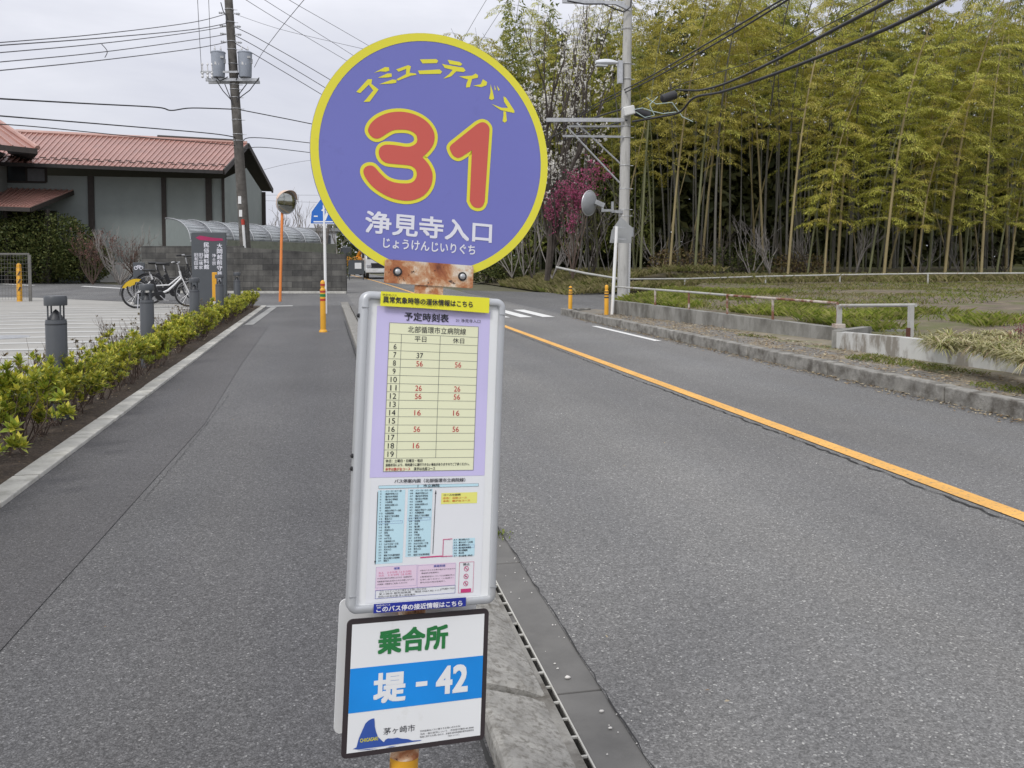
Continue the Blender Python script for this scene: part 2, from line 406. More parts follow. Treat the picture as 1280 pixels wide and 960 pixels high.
def fx0(y):
    if y < 11.2: return 7.16 + (11.2 - y) * .13
    if y < 12.0: return 7.9
    return 7.86 - (y - 12.0) * .165 if y < 20 else 6.6 + (y - 20) * .62
for j in range(NY + 1):
    y = -4 + 41 * (j / NY)
    for i in range(NX + 1):
        x = fx0(y) + .06 + (70 - fx0(y)) * (i / NX) ** 2
        b.v.append((x, y, fz(x, y) - (.03 if i == 0 else 0)))
for j in range(NY):
    for i in range(NX):
        a = j * (NX + 1) + i; b.f.append((a, a + 1, a + NX + 2, a + NX + 1))
struct(b.build('field', M['field'], smooth='all'))
# ground rising under the grove
b = MB(); M['bank'] = mat('grove_floor', (.085, .07, .04), .95, .35, 2, bump=.8, bscale=8, dirt=(.10, .115, .03), dscale=.7, dlo=.5, dhi=.6)
for j in range(21):
    y = 33 + j * 2.6
    x0 = 9.2 if j > 1 else 12
    for i in range(26):
        x = x0 + (80 - x0) * (i / 25) ** 1.7
        z = 0 if i == 0 else min(.9, .16 * (x - x0)) * (1 if y > 36 else max(.3, (y - 31) / 5)) + R.uniform(-.05, .05)
        if x > 16 and y < 38.5: z = min(z, .42)
        b.v.append((x, y, z))
for j in range(20):
    for i in range(25):
        a = j * 26 + i; b.f.append((a, a + 1, a + 27, a + 26))
struct(b.build('grove_bank', M['bank'], smooth='all'))
# ------------------------------------------------------------------ bus stop sign
def camvec(x, y, z): return RT * x + UP * y + FW * z
SX = camvec(2710, -160.2, 1100).normalized()
cc = -(.034 * SX.dot(RT) + SX.dot(UP)) / SX.dot(FW)
SY = camvec(.034, 1, cc).normalized()
SN = SX.cross(SY)
SO = CAM + ray(537, 345) * (1.65 / ray(537, 345).dot(FW))
def S(px, py, w=0.0):
    d = ray(px, py); o = SO + SN * w
    t = (o - CAM).dot(SN) / d.dot(SN); p = CAM + d * t - o
    return p.dot(SX), p.dot(SY)
def W(u, v, w=0.0): return SO + SX * u + SY * v + SN * w
def SP(px, py, w): u, v = S(px, py, w); return W(u, v, w)
# pole axis foot on the ground
pu, pv = S(536, 361, -.03); qu, qv = S(505, 952, -.03)
PU = (pu + qu) / 2
def pole(v): return W(pu + (qu - pu) * (v - pv) / (qv - pv), v, -.03)
lo, hi = -3.0, 0.0
for _ in range(60):
    mid = (lo + hi) / 2
    if pole(mid).z < 0: lo = mid
    else: hi = mid
VF = (lo + hi) / 2; FOOT = pole(VF)
sign = thing('bus_stop_sign', 'round purple and yellow bus stop sign number 31 on a yellow pole with timetable case', 'bus stop sign', tuple(FOOT))

def paint(name, col, rough=.27, var=.03): return mat(name, col, rough, var, 3, dirt=tuple(c * .8 for c in col), dscale=14, dlo=.62, dhi=.8)
M['purple'] = paint('purple_sign_paint', (.160, .170, .49))
M['sign_yellow'] = paint('yellow_sign_paint', (.74, .68, .04))
M['sign_red'] = paint('red_sign_paint', (.58, .098, .072))
M['sign_white'] = paint('white_sign_paint', (.74, .74, .80))
M['alu'] = mat('satin_aluminium', (.50, .515, .53), .38, .06, 4, metal=.35, dirt=(.44, .44, .43), dscale=12, dlo=.58, dhi=.78)
M['plate_white'] = mat('white_plate', (.78, .79, .79), .3, .03, 4, dirt=(.70, .70, .68), dscale=20, dlo=.6, dhi=.75)
M['ink'] = mat('black_ink', (.02, .02, .028), .5)
M['ink_red'] = mat('red_ink', (.55, .03, .04), .5)
M['ink_green'] = mat('green_ink', (.02, .19, .05), .4)
M['ink_blue'] = mat('blue_ink', (.008, .25, .72), .35)
M['ink_navy'] = mat('navy_ink', (.015, .03, .30), .4)
M['logo_blue'] = mat('logo_blue', (.035, .09, .36), .4)
M['brown_edge'] = mat('dark_brown_edge', (.035, .026, .028), .4)
M['lilac'] = mat('lilac_paper', (.58, .53, .80), .55, .03, 8)
M['cream'] = mat('cream_paper', (.80, .81, .56), .55, .02, 8)
M['paper'] = mat('white_paper', (.76, .77, .79), .5, .02, 8)
M['pale_blue'] = mat('pale_blue_paper', (.52, .74, .82), .5, .02, 8)
M['pale_pink'] = mat('pale_pink_paper', (.75, .60, .72), .5, .02, 8)
M['ink_pink'] = mat('pink_ink', (.62, .05, .20), .5)
M['yellow_strip'] = mat('yellow_sticker', (.80, .76, .03), .35, .03, 8)
M['yellow_note'] = mat('yellow_note', (.80, .78, .20), .5, .03, 8)
M['ink_orange'] = mat('orange_ink', (.7, .22, .05), .5)
M['pole_yellow'] = mat('yellow_pole_paint', (.66, .33, .02), .45, .1, 9, dirt=(.30, .10, .03), dscale=22, dlo=.6, dhi=.7)
def rustmat():
    m, nt, b = newmat('rusty_paint'); co = coords(nt)
    a = noise(nt, co, 17, 9, .68, .3); c = ramp(nt, a, [(.30, (.09, .028, .016)), (.40, (.30, .095, .04)), (.48, (.42, .17, .07)), (.55, (.56, .36, .22)), (.62, (.72, .66, .56))])
    s2 = noise(nt, co, 90, 4, .6); c = mixc(nt, ramp(nt, s2, [(.62, (0, 0, 0)), (.68, (1, 1, 1))]), c, (.035, .012, .01))
    nt.links.new(c, b.inputs['Base Color']); b.inputs['Roughness'].default_value = .8; bumpn(nt, b, a, .5, .004); return m
M['rust'] = rustmat()

_tc = {}
def textmesh(s, bold=0.0):
    k = (s, bold)
    if k in _tc: return _tc[k]
    c = bpy.data.curves.new('text', 'FONT'); c.body = s; c.size = 1; c.resolution_u = 3; c.offset = bold
    o = bpy.data.objects.new('text', c); C.objects.link(o); bpy.context.view_layer.update()
    me = bpy.data.meshes.new_from_object(o.evaluated_get(bpy.context.evaluated_depsgraph_get()))
    vs = [(v.co.x, v.co.y) for v in me.vertices]; fs = [tuple(p.vertices) for p in me.polygons]
    bpy.data.objects.remove(o); bpy.data.curves.remove(c); bpy.data.meshes.remove(me)
    xs = [v[0] for v in vs] or [0, 1]; ys = [v[1] for v in vs] or [0, 1]
    bb = (min(xs), min(ys), max(xs), max(ys))
    _tc[k] = (vs, fs, bb); return _tc[k]
def text_uv(b, s, u0, v0, u1, v1, P, bold=0.0, keep=False):
    """lettering s filling the rectangle u0..u1, v0..v1 of the surface P(u, v)"""
    vs, fs, (x0, y0, x1, y1) = textmesh(s)
    g = bold                                              # heavier strokes: the glyphs struck several times, each a hair above the last
    sx = (u1 - u0) / max(1e-6, x1 - x0 + 2 * g); sy = (v1 - v0) / max(1e-6, y1 - y0 + 2 * g)
    hits = [(0, 0)] if g < .008 else [(-g, -g), (g, g), (-g, g), (g, -g)] if g < .03 else [(-g, -g), (g, g), (-g, g), (g, -g), (0, 0), (0, g), (0, -g), (g, 0), (-g, 0)]
    for i, (dx, dy) in enumerate(hits):
        dz = SN * (i * .00004)
        b.add([P(u0 + (x - x0 + dx + g) * sx, v0 + (y - y0 + dy + g) * sy) + dz for x, y in vs], fs)
def text_px(b, s, a, c, h, w, bold=0.0):
    """a, c: left and right ends of the text's centre line in the photo, h its height"""
    u0, v0 = S(*a, w); u1, v1 = S(*c, w); vm = (v0 + v1) / 2
    _, t = S((a[0] + c[0]) / 2, (a[1] + c[1]) / 2 - h / 2, w); _, d = S((a[0] + c[0]) / 2, (a[1] + c[1]) / 2 + h / 2, w)
    hh = (t - d) / 2
    text_uv(b, s, u0, vm - hh, u1, vm + hh, lambda u, v: W(u, v, w), bold)
def rect_px(tl, tr, br, bl, w):
    q = [S(*p, w) for p in (tl, tr, br, bl)]
    return (q[0][0] + q[3][0]) / 2, (q[2][1] + q[3][1]) / 2, (q[1][0] + q[2][0]) / 2, (q[0][1] + q[1][1]) / 2
def rect(b, u0, v0, u1, v1, w): b.quad(W(u0, v0, w), W(u1, v0, w), W(u1, v1, w), W(u0, v1, w))
def rbox(b, u0, v0, u1, v1, w0, w1, r, n=6):
    pts = []
    for cxx, cyy, a0 in ((u1 - r, v1 - r, 0), (u0 + r, v1 - r, PI / 2), (u0 + r, v0 + r, PI), (u1 - r, v0 + r, 1.5 * PI)):
        for i in range(n + 1):
            a = a0 + PI / 2 * i / n; pts.append((cxx + r * math.cos(a), cyy + r * math.sin(a)))
    b.prism([W(u, v, w0) for u, v in pts], SN * (w1 - w0)); return pts
def polyw(b, pts, w): b.poly([W(u, v, w) for u, v in pts])

# pole: yellow below, rusty white above
b = MB(); vsplit = S(505, 944, -.03)[1]
b.tube([FOOT - SY * .02, pole(vsplit)], .0262, 24); b.build('post', M['pole_yellow'], sign, smooth=True)
b = MB(); b.tube([pole(vsplit), pole(vsplit + .02), pole(S(536, 372, -.03)[1])], [.0268, .0255, .0255], 24); b.build('upper_post', M['rust'], sign, smooth=True)
b = MB(); b.lathe([(.16, 0), (.17, .03), (.15, .07), (.05, .09), (.03, .09)], FOOT - Vector((0, 0, 0)), 28); b.build('base', M['kerb_old'], sign, smooth=True)

# round board
cu0, cv0 = S(535.7, 195); L_, _ = S(386.4, 199); R_, _ = S(685.2, 193); _, T_ = S(540, 41.7)
cu = (L_ + R_) / 2; rad = (R_ - L_) / 2; cv = T_ - rad
def ellipse(b, r0, r1, w, n=96):
    vs = [W(cu + r * math.cos(2 * PI * i / n), cv + r * math.sin(2 * PI * i / n), w) for r in (r0, r1) for i in range(n)]
    b.add(vs, [(i, (i + 1) % n, n + (i + 1) % n, n + i)[::-1] for i in range(n)])
b = MB(); pts = [W(cu + rad * math.cos(2 * PI * i / 96), cv + rad * math.sin(2 * PI * i / 96), -.003) for i in range(96)]
b.prism(pts, SN * .003); board = b.build('round_board', M['purple'], sign)
b = MB(); ellipse(b, rad - .0155, rad - .0003, .0006); b.build('rim', M['sign_yellow'], board)
Z3 = (440, 120, 6.4)
three = [(128,265),(150,220),(200,175),(270,142),(340,128),(410,128),(480,142),(550,172),(610,218),(648,275),(660,330),(648,390),(610,445),(562,490),(610,545),(640,610),(642,670),(625,730),(585,785),(530,820),(460,838),(390,835),(310,815),(230,775),(160,722),(110,660),(90,610),(100,575),(130,558),(165,560),(190,580),(230,625),(280,668),(340,692),(410,700),(470,695),(505,668),(517,625),(505,585),(470,560),(420,552),(340,545),(270,535),(230,505),(213,460),(220,420),(245,398),(280,390),(350,395),(430,407),(480,400),(515,375),(520,335),(500,300),(450,275),(390,270),(330,275),(280,300),(230,332),(192,342),(155,325),(132,295)]
one = [(140,355),(155,325),(355,165),(395,147),(430,155),(455,185),(458,215),(420,780),(400,820),(362,832),(322,815),(300,775),(318,370),(240,420),(205,432),(165,410)]
def spline(pts, corners, n=4):
    k = len(pts); out = []
    for i in range(k):
        p0, p1, p2, p3 = (Vector(pts[(i + j) % k]) for j in (-1, 0, 1, 2))
        if i in corners: p0 = p1
        if (i + 1) % k in corners: p3 = p2
        for j in range(n):
            t = j / n
            out.append(.5 * ((2 * p1) + (p2 - p0) * t + (2 * p0 - 5 * p1 + 4 * p2 - p3) * t * t + (3 * p1 - p0 - 3 * p2 + p3) * t ** 3))
    return out
def offset(pts, d):
    k = len(pts); out = []
    area = sum(pts[i].x * pts[(i + 1) % k].y - pts[(i + 1) % k].x * pts[i].y for i in range(k))
    sg = 1 if area > 0 else -1
    for i in range(k):
        e1 = (pts[i] - pts[i - 1]); e2 = (pts[(i + 1) % k] - pts[i]); e1.normalize(); e2.normalize()
        n1 = Vector((e1.y, -e1.x)) * sg; n2 = Vector((e2.y, -e2.x)) * sg
        nn = (n1 + n2)
        if nn.length < 1e-4: nn = n1
        nn.normalize(); out.append(pts[i] + nn * min(d * 1.6, d / max(.4, nn.dot(n1))))
    return out
bo = MB(); br = MB()
for src, Z, cor, n in ((three, (440, 120, 6.4), {13}, 3), (one, (540, 130, 6.4), {12, 2, 7, 1, 6, 11, 13}, 5)):
    q = [Vector(S(Z[0] + x / Z[2], Z[1] + y / Z[2])) for x, y in spline([Vector(p) for p in src], cor, n)]
    if sum(q[i].x * q[(i + 1) % len(q)].y - q[(i + 1) % len(q)].x * q[i].y for i in range(len(q))) < 0: q = q[::-1]
    o2 = offset(q, .0063); i2 = offset(q, -.0006); k = len(q)
    bo.add([W(p.x, p.y, .0007) for p in i2] + [W(p.x, p.y, .0007) for p in o2], [(i, k + i, k + (i + 1) % k, (i + 1) % k) for i in range(k)])
    polyw(br, q, .0012)
bo.build('numeral_outline', M['sign_yellow'], board); br.build('numeral', M['sign_red'], board)
b = MB()
KATA = [[(85,278),(165,190),(195,190),(190,222),(240,262),(178,346),(135,348),(152,330),(203,268),(172,228),(112,287)],
 [(208,145),(285,105),(312,108),(315,130),(290,138),(250,135)], [(235,180),(300,150),(330,150),(332,172),(305,178)], [(243,225),(335,192),(365,195),(362,215),(330,220)],
 [(362,122),(445,92),(465,100),(455,145),(500,150),(502,160),(465,165),(375,200),(365,190),(430,155),(432,118),(380,138)],
 [(527,52),(640,50),(655,62),(645,78),(545,80)], [(513,130),(665,122),(682,138),(670,152),(525,155)],
 [(720,55),(805,70),(822,85),(810,97),(735,85)], [(680,82),(700,88),(830,110),(845,130),(830,140),(780,135),(745,170),(690,187),(735,150),(755,125),(700,112)],
 [(800,170),(890,165),(915,150),(932,162),(930,180),(890,188),(875,245),(848,248),(850,225),(862,192),(830,182)],
 [(898,235),(950,225),(965,190),(995,210),(990,232),(955,245)], [(1018,226),(1035,280),(1044,325),(1027,335),(1008,325),(1018,280)],
 [(1045,230),(1055,262),(1047,266)], [(1062,232),(1083,265),(1072,271)],
 [(1108,310),(1125,318),(1150,355),(1185,410),(1183,425),(1150,418),(1090,405),(1025,362),(1095,388),(1140,390),(1112,345)], [(1108,412),(1126,416),(1132,480),(1118,492),(1102,482),(1108,440)]]
for pl in KATA: polyw(b, [S(430 + x / 5.565, 65 + y / 5.565) for x, y in pl], .0007)
b.build('title_lettering', M['sign_yellow'], board)
b = MB(); text_px(b, '浄見寺入口', (456.5, 277.5), (615, 290.5), 27.5, .0007, .022)
text_px(b, 'じょうけんじいりぐち', (479, 303.5), (594, 312.5), 12.5, .0007, .016)
b.build('name_lettering', M['sign_white'], board)

# rusty bracket with its two bolts
u0, v0, u1, v1 = rect_px((481.5, 324.3), (592.3, 332), (590.3, 360.4), (481, 353.3), .008)
b = MB(); rbox(b, u0, v0, u1, v1, .003, .009, .003); br_ = b.build('bracket', M['rust'], sign)
b = MB(); a0, _ = S(519, 360, .006); a1, _ = S(554, 360, .006); vb = S(536, 378, .006)[1]
b.prism([W(a0, v0 - .0005, 0), W(a0, vb, 0), W(a1, vb, 0), W(a1, v0 - .0005, 0)], SN * .006); b.build('bracket_stem', M['rust'], sign)
for p in ((496.8, 339.6), (577.8, 345.6)):
    u, v = S(*p, .009)
    b = MB(); b.lathe([(.0085, 0), (.0085, .0012), (.0012, .0012)], W(u, v, .009), 20, SN); wsh = b.build('washer', M['black'], br_, smooth=True)
    b = MB(); b.lathe([(.0055, .0012), (.0054, .003), (.004, .0045), (.0008, .005)], W(u, v, .009), 16, SN); b.build('bolt', M['galv'], br_, smooth=True)

# timetable case
w1 = .026
u0, v0, u1, v1 = rect_px((446, 364), (630.5, 373.5), (617.5, 750), (437, 770), .012)
fw = .0142
case = None
b = MB(); rbox(b, u0 + .004, v0 + .004, u1 - .004, v1 - .004, -.002, .016, .02); case = b.build('timetable_case', M['alu'], sign)
b = MB()
def rail(pts, r=fw / 2): b.tube(pts, r, 14)
rr = .018
loop = []
for cxx, cyy, a0 in ((u1 - rr, v1 - rr, 0), (u0 + rr, v1 - rr, PI / 2), (u0 + rr, v0 + rr, PI), (u1 - rr, v0 + rr, 1.5 * PI)):
    for i in range(9):
        a = a0 + PI / 2 * i / 8; loop.append((cxx + rr * math.cos(a), cyy + rr * math.sin(a), math.cos(a), math.sin(a)))
prof = [(0, .002), (0, .018), (.0015, .0225), (.004, .0248), (.0105, .0254), (.013, .0245), (fw, .022), (fw, .0165)]
n = len(loop); k = len(prof); vs = []
for x, y, nx_, ny_ in loop:
    for d, h in prof: vs.append(W(x - nx_ * d, y - ny_ * d, h))
fs = [(i * k + j, i * k + j + 1, ((i + 1) % n) * k + j + 1, ((i + 1) % n) * k + j) for i in range(n) for j in range(k - 1)]
b.add(vs, [f[::-1] for f in fs]); fr = b.build('frame', M['alu'], case, smooth=True)
b = MB()
for (p, q) in (((u0 + .0004, v1 - rr - .012), 1), ((u1 - .0004, v1 - rr - .012), 1), ((u0 + .0004, v0 + rr + .014), 1), ((u1 - .0004, v0 + rr + .014), 1)):
    x = p[0]; s_ = 1 if x < (u0 + u1) / 2 else -1
    b = MB(); b.box(W(x + s_ * fw / 2, p[1], .0255), (.0134, .0014, .002), M=Matrix((SX, SY, SN)).transposed()); b.build('corner_seam', M['galv_dull'], case)
b = MB()
for p in ((442.5, 394), (443, 570), (441, 586)):
    u, v = S(*p, .015); b = MB(); b.lathe([(.004, 0), (.004, .004), (.001, .006)], W(u0 + .001, v, .012), 10, -SX); b.build('hinge_knob', M['black'], case)
ws = .0168
b = MB(); rect(b, u0 + fw - .001, v0 + fw - .001, u1 - fw + .001, v1 - fw + .001, ws); b.build('backing_sheet', M['plate_white'], case)
P = lambda dz: (lambda u, v: W(u, v, ws + dz))
# lilac timetable
lu0, lv0, lu1, lv1 = rect_px((469.5, 382), (613.5, 390), (604.7, 593.4), (464, 598), ws)
b = MB(); rect(b, lu0, lv0, lu1, lv1, ws + .0005); tt = b.build('timetable_sheet', M['lilac'], case)
cu0_, cv0_, cu1_, cv1_ = rect_px((485.6, 404.4), (598.7, 407.5), (590.3, 586.7), (480, 590), ws)
b = MB(); rect(b, cu0_, cv0_, cu1_, cv1_, ws + .0010); b.build('timetable_grid', M['cream'], case)
CW, CH = cu1_ - cu0_, cv1_ - cv0_
xs = [0, .135, .566, 1]; title_h, head_h, foot_h = .0745, .058, .088
rows = 14; rh = (1 - title_h - head_h - foot_h) / rows
bl_ = MB(); lw = .00035
def uu(f): return cu0_ + CW * f
def vv(f): return cv1_ - CH * f
hl = [0, title_h] + [title_h + head_h + rh * i for i in range(rows + 1)] + [1]
for f in hl: rect(bl_, uu(0), vv(f) - lw, uu(1), vv(f) + lw, ws + .0013)
for i, f in enumerate(xs):
    f0 = 0 if i in (0, 3) else title_h; f1 = 1 if i in (0, 3) else 1 - foot_h
    rect(bl_, uu(f) - lw, vv(f1), uu(f) + lw, vv(f0), ws + .0015)
bl_.build('table_line', mat('grey_line', (.18, .18, .16), .6), case)
bk = MB(); rd = MB(); wt = ws + .0017
def cell(bm, s, fc, fy, h, width=None, bold=.004, left=None):
    vs_, fs_, bb = textmesh(s); asp = (bb[2] - bb[0]) / (bb[3] - bb[1]); hh = CH * h; ww = width * CW if width else hh * asp
    u = uu(left) if left is not None else uu(fc) - ww / 2
    text_uv(bm, s, u, vv(fy) - hh / 2, u + ww, vv(fy) + hh / 2, lambda a, c: W(a, c, wt), bold)
cell(bk, '北部循環市立病院線', .53, title_h * .52, .046, .655, .006)
cell(bk, '平日', .345, title_h + head_h * .5, .037, .13, .004); cell(bk, '休日', .775, title_h + head_h * .5, .037, .13, .004)
T1 = {7: '37', 8: '56', 11: '26', 12: '56', 14: '16', 16: '56', 18: '16'}; T2 = {8: '56', 11: '26', 12: '56', 14: '16', 16: '56'}
for i in range(rows):
    hr = 6 + i; fy = title_h + head_h + rh * (i + .5)
    cell(bk, str(hr), .07, fy, .0375, .032 if hr < 10 else .068, .006)
    if hr in T1: cell(bk if hr == 7 else rd, T1[hr], .345, fy, .0375, .072, .006)
    if hr in T2: cell(rd, T2[hr], .78, fy, .0375, .072, .006)
cell(bk, '休日：土曜日・日曜日・祝日', 0, 1 - foot_h * .80, .021, .40, .012, left=.02)
cell(bk, '道路状況により、時刻通りに運行できない場合がありますのでご了承ください。', 0, 1 - foot_h * .49, .020, .93, .012, left=.02)
cell(rd, '赤字は鶴が台コース', 0, 1 - foot_h * .17, .021, .27, .012, left=.02); cell(bk, '黒字は北部コース', 0, 1 - foot_h * .17, .021, .235, .012, left=.33)
text_px(bk, '予定時刻表', (505.5, 395), (561, 398.2), 10.5, wt, .018)
text_px(bk, '31 浄見寺入口', (570, 400.6), (600.5, 401.6), 4.4, wt, .004)
bk.build('black_lettering', M['ink'], case); rd.build('red_lettering', M['ink_red'], case)
# yellow notice strip across the top rail
q = [(475.8, 365.4), (613, 371.2), (610.8, 388.6), (475.6, 383.6)]
su0, sv0, su1, sv1 = rect_px(*q, .027)
b = MB(); n = 12
for i in range(n):
    a, c = su0 + (su1 - su0) * i / n, su0 + (su1 - su0) * (i + 1) / n
    r1 = .0268 + .0008 * math.sin(i * .9); r2 = .0268 + .0008 * math.sin((i + 1) * .9)
    e1 = .0022 * max(0, (i - 5) / 6); e2 = .0022 * max(0, (i - 4) / 6)
    b.quad(W(a, sv0 - e1, r1), W(c, sv0 - e2, r2), W(c, sv1, r2), W(a, sv1, r1))
st = b.build('yellow_notice_strip', M['yellow_strip'], case)
b = MB(); text_px(b, '異常気象時等の運休情報はこちら', (478.8, 375.2), (591, 379.6), 8.2, .0282, .02); text_px(b, '神奈中バス', (478, 368.4), (496, 369), 2.8, .0282, .004)
b.build('notice_lettering', M['ink'], case)
# route map sheet under the timetable
mu0, mv0, mu1, mv1 = rect_px((463.5, 599), (605, 594), (601.5, 742), (456.5, 756), ws)
b = MB(); rect(b, mu0, mv0, mu1, lv0 - .0006, ws + .0005); b.build('route_map_sheet', M['paper'], case)
def Z(x, y): return 430 + x / 5.05, 580 + y / 5.05
def zrect(b, x0, y0, x1, y1, w):     # rectangle by two corners of the zoomed crop, taken along the sheet's own axes
    a = S(*Z(x0, y0), ws); c = S(*Z(x1, y1), ws); rect(b, min(a[0], c[0]), min(a[1], c[1]), max(a[0], c[0]), max(a[1], c[1]), ws + w)
def frame_px(b, x0, y0, x1, y1, w, t=.0005):
    a = S(*Z(x0, y0), ws); c = S(*Z(x1, y1), ws)
    A0, A1, B0, B1 = min(a[0], c[0]), max(a[0], c[0]), min(a[1], c[1]), max(a[1], c[1])
    rect(b, A0, B0, A1, B0 + t, ws + w); rect(b, A0, B1 - t, A1, B1, ws + w); rect(b, A0, B0 + t, A0 + t, B1 - t, ws + w); rect(b, A1 - t, B0 + t, A1, B1 - t, ws + w)
b = MB(); zrect(b, 219, 138, 850, 138, .001) if False else None
zrect(b, 218, 136, 848, 140, .0010); zrect(b, 214, 166, 368, 622, .0008); zrect(b, 404, 160, 543, 578, .0008); zrect(b, 688, 472, 822, 577, .0008)
b.build('route_list_panel', M['pale_blue'], case)
b = MB(); zrect(b, 614, 183, 838, 246, .0008); b.build('course_note_panel', M['yellow_note'], case)
b = MB(); zrect(b, 202, 650, 700, 765, .0008); b.build('fare_panel', M['pale_pink'], case)
bk = MB()
frame_px(bk, 218, 136, 848, 140, .0012, .0003)
bn = MB(); frame_px(bn, 197, 797, 700, 814, .0012, .0006); frame_px(bn, 215, 362, 368, 372, .0013, .0003); frame_px(bn, 404, 340, 543, 352, .0013, .0003); frame_px(bn, 686, 515, 822, 525, .0013, .0003)
frame_px(bn, 202, 650, 455, 765, .0012, .0002); frame_px(bn, 466, 640, 700, 764, .0012, .0002)
def ztext(b, s, x0, y0, x1, y1, h, bold=.012, w=.0016):
    text_px(b, s, Z(x0, y0), Z(x1, y1), h / 5.05, ws + w, bold)
ztext(bk, 'バス停案内図（北部循環市立病院線）', 318, 111, 765, 97, 25, .01)
ztext(bk, '1　市立病院', 465, 138, 603, 133, 20, .01)
STOPS = ['イトーヨーカドー前', '梅田中学校入口', '鶴が台中学校前', '鶴が台小学校前', '小出県道', '松林公民館入口', '高田西', '梅田小学校プール前', '大岡越前通', '室田三丁目公園前', '菱沼入口', '赤羽根', '甘沼', '香川駅', '浄見寺入口', '民俗', '下寺尾', 'みずき台', '北陵高校入口', 'ひかりが丘一丁目', '茅ヶ崎里山公園', '芹沢入口', '文教', '堤坂下文化資料館前', '里山公園入口会館前', '堤坂下']
for i, s in enumerate(STOPS):
    y = 172 + i * 17.6; x = 228 - i * .5
    ztext(bk, str(i + 2), x, y, x + (8 if i < 8 else 18), y - .5, 9, 0); ztext(bk, s, x + 34, y - 1, x + 34 + len(s) * 11.2, y - 3.5, 12, .01)
for i, s in enumerate(STOPS[:24]):
    y = 168 + i * 17.6; x = 416 - i * .6
    ztext(bk, str(49 - i), x, y, x + 20, y - .8, 9, 0); ztext(bk, s, x + 36, y - 1, x + 36 + len(s) * 11.2, y - 3.5, 12, .01)
for i, s in enumerate(['寒川神社入口', '寒川スポーツ広場', '寒川駅前入口', '寒川総合体育館', '寒川図書館', '寒川東', '寒川役場（終点）']):
    y = 478 + i * 17; ztext(bk, str(31 + i), 692, y, 712, y - .5, 9, 0); ztext(bk, s, 724, y - 1, 724 + len(s) * 11, y - 3, 12, .01)
def zline(b, a, c, t, w):
    p = Vector(S(*Z(*a), ws)); q = Vector(S(*Z(*c), ws)); d = (q - p).normalized(); nn = Vector((-d.y, d.x)) * t
    b.quad(*[W(*(x), ws + w) for x in (p - nn, q - nn, q + nn, p + nn)])
zline(bk, (212, 175), (196, 620), .0005, .0014); zline(bk, (577, 180), (559, 566), .0005, .0014)
for tip, dy in (((194.5, 636), -26), ((578, 162), 26)):
    p = S(*Z(*tip), ws); q = S(*Z(tip[0], tip[1] + dy), ws); polyw(bk, [p, (p[0] - .0016, q[1]), (p[0] + .0016, q[1])], ws + .0015)
ztext(bk, 'コースの説明', 628, 196, 735, 192, 13, .012)
bo2 = MB(); ztext(bo2, '赤色：北部コース', 625, 216, 775, 210, 12, .012); ztext(bo2, '赤色：鶴が台コース', 625, 234, 795, 228, 12, .012); bo2.build('note_lettering', M['ink_orange'], case)
ztext(bk, '禁止', 752, 634, 794, 631, 15, .012)
ztext(bk, '※小学生未満の方は無料となります（保護者同伴）', 210, 722, 430, 712, 10, .006); ztext(bk, '※障害者手帳をお持ちの方は半額となります', 210, 740, 445, 731, 10, .006); ztext(bk, '※定期券・回数券もご利用いただけます', 210, 758, 400, 751, 10, .006)
ztext(bk, '※他のバスとのお乗り継ぎはできません', 480, 672, 705, 660, 9, .006); ztext(bk, '乗継券は降車時に', 488, 690, 600, 683, 9, .006); ztext(bk, '※乗継割引については運転手に', 480, 712, 700, 700, 9, .006); ztext(bk, 'お申し出ください（１回限り）', 480, 730, 690, 718, 9, .006); ztext(bk, '車内の忘れ物は営業所へ', 480, 748, 640, 739, 9, .006)
ztext(bk, 'コミュニティバスに関するお問い合わせは', 225, 806, 520, 787, 12, .006); ztext(bk, '茅ヶ崎市 都市政策課　電話 0467-82-1111', 220, 822, 610, 795, 12, .006); ztext(bk, '神奈川中央交通 茅ヶ崎営業所', 215, 838, 450, 824, 12, .006); ztext(bk, '（内線1702）', 610, 790, 700, 782, 12, .006)
bk.build('map_lettering', M['ink'], case); 
ztext(bn, '運賃', 315, 660, 352, 656, 14, .012); ztext(bn, '乗継制度', 566, 645, 640, 640, 14, .012); bn.build('map_frame', mat('blue_line', (.09, .11, .40), .6), case)
bp = MB()
zline(bp, (480, 590), (618, 580), .0011, .0012); zline(bp, (622, 585), (626, 474), .0006, .0013); zline(bp, (624, 476), (682, 471), .0006, .0015); zline(bp, (612, 583), (684, 579), .0006, .0017)
for tip in ((662, 473), (645, 581)):
    p = S(*Z(*tip), ws); polyw(bp, [(p[0] + .0014, p[1]), (p[0] - .0014, p[1] + .001), (p[0] - .0014, p[1] - .001)], ws + .002)
frame_px(bp, 727, 620, 813, 808, .0012, .0006); zrect(bp, 736, 788, 800, 806, .0013)
ztext(bp, '大人　２００円（１５０円）', 218, 690, 425, 675, 13, .006); ztext(bp, '小人　１００円（８０円）', 218, 706, 425, 692, 13, .006)
for k, yz in enumerate((660, 708, 753)):
    u, v = S(*Z(771 - k * 2, yz), ws); rr_ = .0047
    for i in range(24):
        a, c = 2 * PI * i / 24, 2 * PI * (i + 1) / 24
        bp.quad(*[W(u + math.cos(t) * r_, v + math.sin(t) * r_, ws + .0013) for t, r_ in ((a, rr_ * .8), (a, rr_), (c, rr_), (c, rr_ * .8))])
    dd = rr_ * .62; e = .0004
    bp.quad(W(u - dd - e, v + dd - e, ws + .0018), W(u - dd + e, v + dd + e, ws + .0018), W(u + dd + e, v - dd + e, ws + .0018), W(u + dd - e, v - dd - e, ws + .0018))
bp.build('pink_marking', M['ink_pink'], case)
bs = MB()
